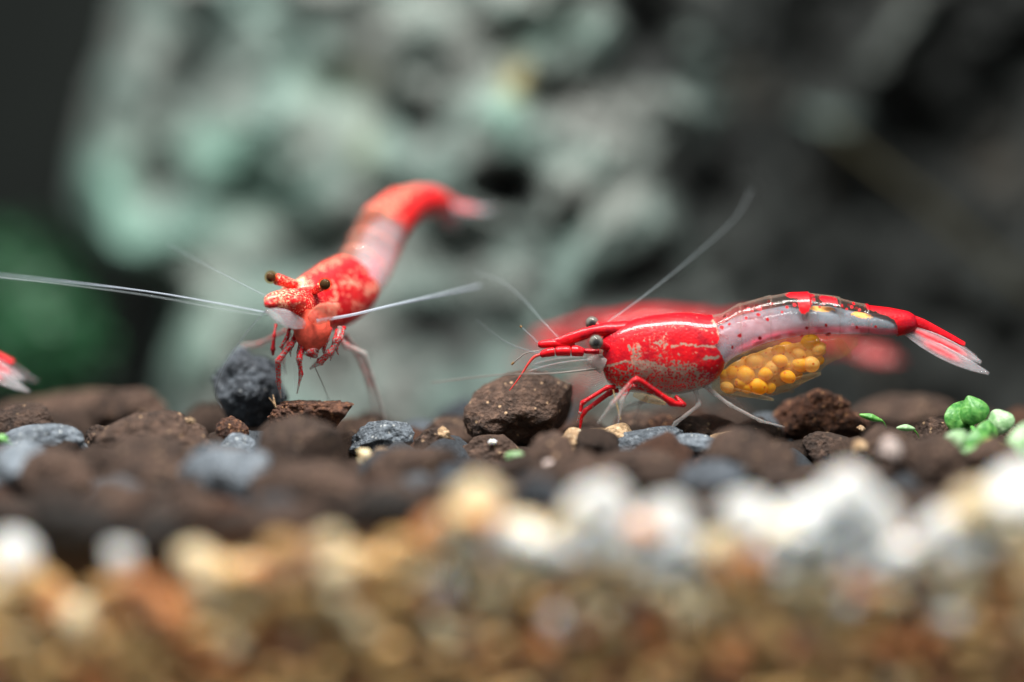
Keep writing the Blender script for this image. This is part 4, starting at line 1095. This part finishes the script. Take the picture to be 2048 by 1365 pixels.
# orange fibre on the flat-topped grain
r0 = P(552, 815, -0.1)
o = thing('orange_fibre', 'tiny orange fibre standing on the flat-topped rusty grain', 'fibre', r0)
for pts in ([(552, 816, -0.1), (546, 806, -0.11), (538, 796, -0.12)], [(550, 812, -0.1), (548, 800, -0.1), (546, 790, -0.1)]):
    pth = catmull(p3(*pts), 12)
    v, f, s = sweep(pth, np.linspace(2.6, 1.2, 12) * K, 8)
    part('strand', v, f, M_TAN, o)

# the rest of the floor: look-alike grains, sharing a few meshes
protos = []
for k in range(9):
    v, f = lump(4, 200 + k, 0.3, 0.06)
    protos.append([mesh('soil_granule', v, f, m) for m in (M_SOIL, M_SOILR, M_DGREY, M_GREY)])
pos = []
tries = 0
while len(pos) < 296 and tries < 20000:
    tries += 1
    y = rng.uniform(-1.95, 1.9); x = rng.uniform(-3.1, 3.1) * (15 + y) / 15
    r = rng.uniform(0.10, 0.21)
    if all((x - a) ** 2 + (y - b) ** 2 > (0.66 * (r + c)) ** 2 for a, b, c in pos): pos.append((x, y, r))
for i, (x, y, r) in enumerate(pos):
    kind = rng.choice(4, p=[0.66, 0.14, 0.12, 0.08])
    o = bpy.data.objects.new('stone' if kind > 1 else 'soil_granule', protos[i % 9][kind])
    C.objects.link(o)
    top = 0.04 + rng.uniform(-0.10, 0.03) - 0.10 * max(0, -y - 0.4) - 0.38 * max(0, y - 1.2)
    h = r * rng.uniform(0.75, 1.0)
    o.scale = (r, r * rng.uniform(0.8, 1.1), h)
    o.location = (x, y, top - h)
    o.rotation_euler = (rng.uniform(-0.3, 0.3), rng.uniform(-0.3, 0.3), rng.uniform(0, 6.28))
    where = ['the departing shrimp', 'the facing shrimp', 'the large knobbly grain', 'the egg-carrying shrimp', 'the carpet plant'][int(np.searchsorted([-1.55, -0.45, 0.3, 1.75], x * 15 / (15 + y)))]
    dist = 'well before' if y < -1.1 else 'just before' if y < -0.3 else 'beside' if y < 0.4 else 'behind' if y < 1.8 else 'far behind'
    tag(o, ['rounded brown soil grain', 'rusty brown soil grain', 'dark grey stone', 'blue-grey stone'][kind] + f' packed in the floor {dist} {where}',
        'stone' if kind > 1 else 'soil grain', GS)

# ------------------------------------------------------------------ pale gravel along the front
gmesh = {}
for nm, mt in G_MATS.items():
    gmesh[nm] = []
    for k in range(4):
        v, f = lump(3, 300 + k, 0.25, 0.02)
        gmesh[nm].append(mesh('gravel_pebble', v, f, mt))
GL = {'white': 'white quartz pebble', 'cream': 'cream pebble', 'ochre': 'ochre yellow pebble', 'orange': 'orange pebble', 'rust': 'rust red pebble', 'brown': 'brown pebble'}
ZX = [330, 720, 1020, 1300, 1620, 1860]
ZONES = ['below the blue-grey stones', 'below the long blurred brown grain', 'below the speckled blue-grey stone', 'beside the round blackish grain', 'below the slate grey grain', 'below the rounded rusty grain', 'below the round green leaves']
def pebble(c, r, nm, k, px, dp, lab=None):
    o = bpy.data.objects.new('gravel_pebble', gmesh[nm][k % 4])
    C.objects.link(o)
    o.location = tuple(c); o.scale = (r * rng.uniform(0.9, 1.2), r * rng.uniform(0.8, 1.05), r * rng.uniform(0.75, 1.0))
    o.rotation_euler = tuple(rng.uniform(0, 6.28, 3))
    zx = ZONES[int(np.clip(np.searchsorted(ZX, px), 0, len(ZONES) - 1))]
    tag(o, lab or f"{GL[nm]} {'near the top of' if dp < 0.3 else 'midway down' if dp < 0.7 else 'at the foot of'} the gravel bank, {zx}", 'pebble', 'pale gravel along the front')
GSH = 30      # lowers the whole gravel bank
# surface line of the gravel (photo pixels at the front plane)
def gtop(px): return GSH + np.interp(px, [-200, 0, 60, 140, 250, 330, 400, 520, 640, 760, 850, 950, 1010, 1080, 1180, 1300, 1420, 1500, 1640, 1740, 1830, 1930, 2048, 2250],
                               [1115, 1095, 1125, 1170, 1130, 1165, 1105, 1085, 1065, 1085, 1035, 985, 1010, 1055, 985, 1020, 1055, 1010, 985, 1010, 1050, 985, 960, 950])
big = [(22, 1095, 105, 'white'), (243, 1092, 62, 'white'), (400, 1110, 110, 'cream'), (660, 1062, 70, 'cream'), (960, 985, 110, 'cream'), (950, 1060, 120, 'white'), (1190, 985, 120, 'white'), (1230, 1060, 150, 'white'),
       (1330, 1020, 110, 'white'), (1500, 1015, 110, 'white'), (1590, 1020, 100, 'white'), (1690, 975, 130, 'white'), (1740, 1030, 140, 'white'), (1640, 1075, 110, 'white'), (1960, 1000, 130, 'cream'), (1900, 1045, 120, 'white'),
       (2040, 960, 130, 'white'), (1815, 1085, 80, 'orange'), (870, 1040, 90, 'orange'), (560, 1075, 70, 'ochre'), (1120, 1060, 80, 'cream'), (1420, 1085, 90, 'cream'), (2030, 1060, 120, 'cream')]
BIGLAB = ['big white pebble at the foot of the blurred blue-grey stone', 'white pebble between two dark hollows under the brown grains', 'big cream pebble below the blurred blue-grey stone between brown grains', 'small cream pebble below the long blurred brown grain',
          'tall cream pebble topping the gravel left of the round blackish grain', 'big white pebble just below the tall cream pebble', 'topmost white pebble of the mound beside the round blackish grain', 'largest white pebble in the mound beside the round blackish grain',
          'white pebble on the slope of the mound below the slate grey grain', 'white pebble right under the slate grey grain', 'white pebble next to the one under the slate grey grain', 'topmost white pebble below the tiny cream chip', 'largest white pebble below the whitish chip',
          'white pebble low beneath the two white ones by the slate grey grain', 'big cream pebble below the round green leaves', 'big white pebble beside the cream one below the green leaves', 'topmost white pebble under the pale leaf of the carpet plant',
          'bright orange pebble among the white ones below the big brown grain', 'big orange pebble beside the tall cream pebble', 'ochre pebble beside the cream one under the long brown grain', 'cream pebble right below the round blackish grain', 'cream pebble in the dip below the slate grey grain', 'big cream pebble lower down below the carpet plant']
used = []
FY = -2.42
for k, (px, py, w, nm) in enumerate(big):
    c = P(px, py + GSH, FY + 0.18); r = 1.1 * w / 2 * K * 12.6 / 15
    pebble(c, r, nm, k, px, 0.0, BIGLAB[k]); used.append((c[0], c[1], c[2], r))
n_ind = len(big)
stuff = {k: ([], []) for k in G_MATS}
tries = 0
while tries < 14000 and len(used) < 1500:
    tries += 1
    y = FY + (rng.uniform(0, 0.05) if tries < 9500 else rng.uniform(0.12, 0.45))
    px = rng.uniform(-120, 2170); gt = float(gtop(px))
    py = gt + rng.uniform(12, 460)
    r = rng.uniform(0.06, 0.12) if py - gt < 90 else rng.uniform(0.045, 0.085)
    c = P(px, py, y)
    c[1] += r
    if any((c[0] - a) ** 2 + (c[1] - b) ** 2 + (c[2] - d) ** 2 < (0.60 * (r + e)) ** 2 for a, b, d, e in used): continue
    used.append((*c, r))
    dep = (py - gt) / 290.0 + 0.12 * (1 - px / 2048) + rng.normal() * 0.13  # lower pebbles get browner stain colours, shade of the bank painted in with them
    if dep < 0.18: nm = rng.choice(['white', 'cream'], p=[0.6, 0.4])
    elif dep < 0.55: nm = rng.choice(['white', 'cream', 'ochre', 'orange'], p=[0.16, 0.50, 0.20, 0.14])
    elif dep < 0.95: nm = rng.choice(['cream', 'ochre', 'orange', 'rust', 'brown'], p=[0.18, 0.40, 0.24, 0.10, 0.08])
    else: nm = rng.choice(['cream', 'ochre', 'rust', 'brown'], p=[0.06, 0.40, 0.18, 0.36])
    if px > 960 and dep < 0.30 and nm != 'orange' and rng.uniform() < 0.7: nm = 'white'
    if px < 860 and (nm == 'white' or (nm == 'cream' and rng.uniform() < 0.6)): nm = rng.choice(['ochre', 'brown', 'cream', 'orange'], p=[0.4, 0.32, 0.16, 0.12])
    nm = str(nm)
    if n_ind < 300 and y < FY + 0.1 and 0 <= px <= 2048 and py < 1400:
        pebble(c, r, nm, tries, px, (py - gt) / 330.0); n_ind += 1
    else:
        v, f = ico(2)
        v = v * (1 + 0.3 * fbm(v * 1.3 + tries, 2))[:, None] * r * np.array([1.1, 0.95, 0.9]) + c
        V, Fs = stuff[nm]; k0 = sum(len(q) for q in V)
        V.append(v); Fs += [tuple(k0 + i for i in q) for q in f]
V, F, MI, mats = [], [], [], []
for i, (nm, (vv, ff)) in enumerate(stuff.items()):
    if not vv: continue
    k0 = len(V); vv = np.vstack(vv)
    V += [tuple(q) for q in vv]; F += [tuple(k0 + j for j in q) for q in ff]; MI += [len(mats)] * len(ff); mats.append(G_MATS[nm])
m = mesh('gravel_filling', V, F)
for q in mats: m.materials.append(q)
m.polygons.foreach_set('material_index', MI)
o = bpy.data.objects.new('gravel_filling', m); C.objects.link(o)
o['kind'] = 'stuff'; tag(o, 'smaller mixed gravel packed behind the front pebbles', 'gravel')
# the bed under the soil, behind the gravel
V = [(-9, -2.0, -1.8), (9, -2.0, -1.8), (9, -1.95, -0.2), (-9, -1.95, -0.2)]
structure('lower_soil', V, [(0, 1, 2, 3)], M_BED)

# ------------------------------------------------------------------ plants
def leaf(root, px, py, y, w, h, mat, tilt=0.0, yaw=0.0, seed=0, thick=0.28, name='leaf'):
    s = (y - CAM_Y) / 15 * K
    v, f = ico(4)
    g = v.copy()
    g[:, 0] *= w / 2 * (1 - 0.10 * v[:, 2]); g[:, 2] *= h / 2; g[:, 1] *= min(w, h) / 2 * thick
    g[:, 1] += 0.16 * min(w, h) * (v[:, 0] ** 2 + v[:, 2] ** 2) - 0.05 * min(w, h) * np.exp(-(v[:, 0] / 0.16) ** 2)
    g[:, 2] += 0.16 * h * np.clip(v[:, 2], 0, 1) ** 6
    g *= (1 + 0.04 * fbm(v * 3 + seed, 2))[:, None]
    R = Matrix.Rotation(yaw, 3, 'Z') @ Matrix.Rotation(math.radians(-18 if thick < 0.7 else 0), 3, 'X') @ Matrix.Rotation(tilt, 3, 'Y')
    g = g @ np.array(R).T * s + P(px, py, y)
    return part(name, g, f, mat, root)

o = thing('carpet_plant', 'small carpet plant with round green leaves on the brown grains', 'plant', P(1955, 885, -0.05))
for (px, py, y, w, h, mt, tl, yw, sd) in [(1926, 838, -0.10, 74, 66, M_LEAF, 0.5, 0.5, 1), (1948, 822, -0.14, 60, 52, M_LEAF, -0.4, -0.2, 2), (1996, 846, -0.18, 66, 48, M_LEAFP, -0.5, -0.5, 3), (1978, 862, -0.26, 50, 36, M_LEAF, 0.3, 0.4, 4),
                                    (1922, 884, -0.48, 66, 42, M_LEAFP, 0.5, 0.3, 5), (1962, 884, -0.50, 62, 46, M_LEAF, -0.2, 0.2, 6), (1988, 904, -0.60, 74, 50, M_LEAFY, -0.3, 0.0, 7), (1945, 914, -0.58, 60, 40, M_LEAF, 0.4, 0.0, 8), (2046, 896, -0.70, 70, 84, M_LEAFP, 0.2, 0.0, 9)]:
    leaf(o, px, py, y, w, h, mt, tl, yw, sd, 0.13)
pth = catmull(p3((1990, 935, -0.45), (1965, 885, -0.3), (1940, 850, -0.1)), 16)
v, f, s = sweep(pth, np.full(16, 5 * K), 8); part('stem', v, f, M_LEAF, o)
pth = catmull(p3((1965, 885, -0.3), (1985, 868, -0.2), (1996, 852, -0.14)), 12)
v, f, s = sweep(pth, np.full(12, 4 * K), 8); part('stem', v, f, M_LEAF, o)
pth = catmull(p3((1970, 890, -0.35), (2010, 900, -0.55), (2046, 905, -0.68)), 12)
v, f, s = sweep(pth, np.full(12, 4 * K), 8); part('stem', v, f, M_LEAF, o)
for (px, py, y, w, h, tilt, lab) in [(1742, 836, -0.02, 48, 12, 0.28, 'slim green leaf lying by the rusty grain'), (1812, 857, -0.04, 38, 12, 0.05, 'shorter pale green leaf lying beside the brown grain'), (4, 880, -0.32, 30, 18, 0.4, 'green leaf tip on the blue-grey stone')]:
    o = thing('fallen_leaf', lab, 'leaf', P(px, py + 8, y))
    leaf(o, px, py, y - 0.06, w, h, M_LEAFP if 'pale' in lab else M_LEAF, tilt, 0, px, 0.8, 'leaf_blade')
    Bq = P(px + w * 0.4, py + 3, y - 0.05)
    pth = catmull([Bq, Bq + np.array([0.02, 0.02, -0.02]), Bq + np.array([0.035, 0.05, -0.05])], 6)
    v, f, s = sweep(pth, np.full(6, 1.6 * K), 6); part('leaf_stalk', v, f, M_LEAF, o)
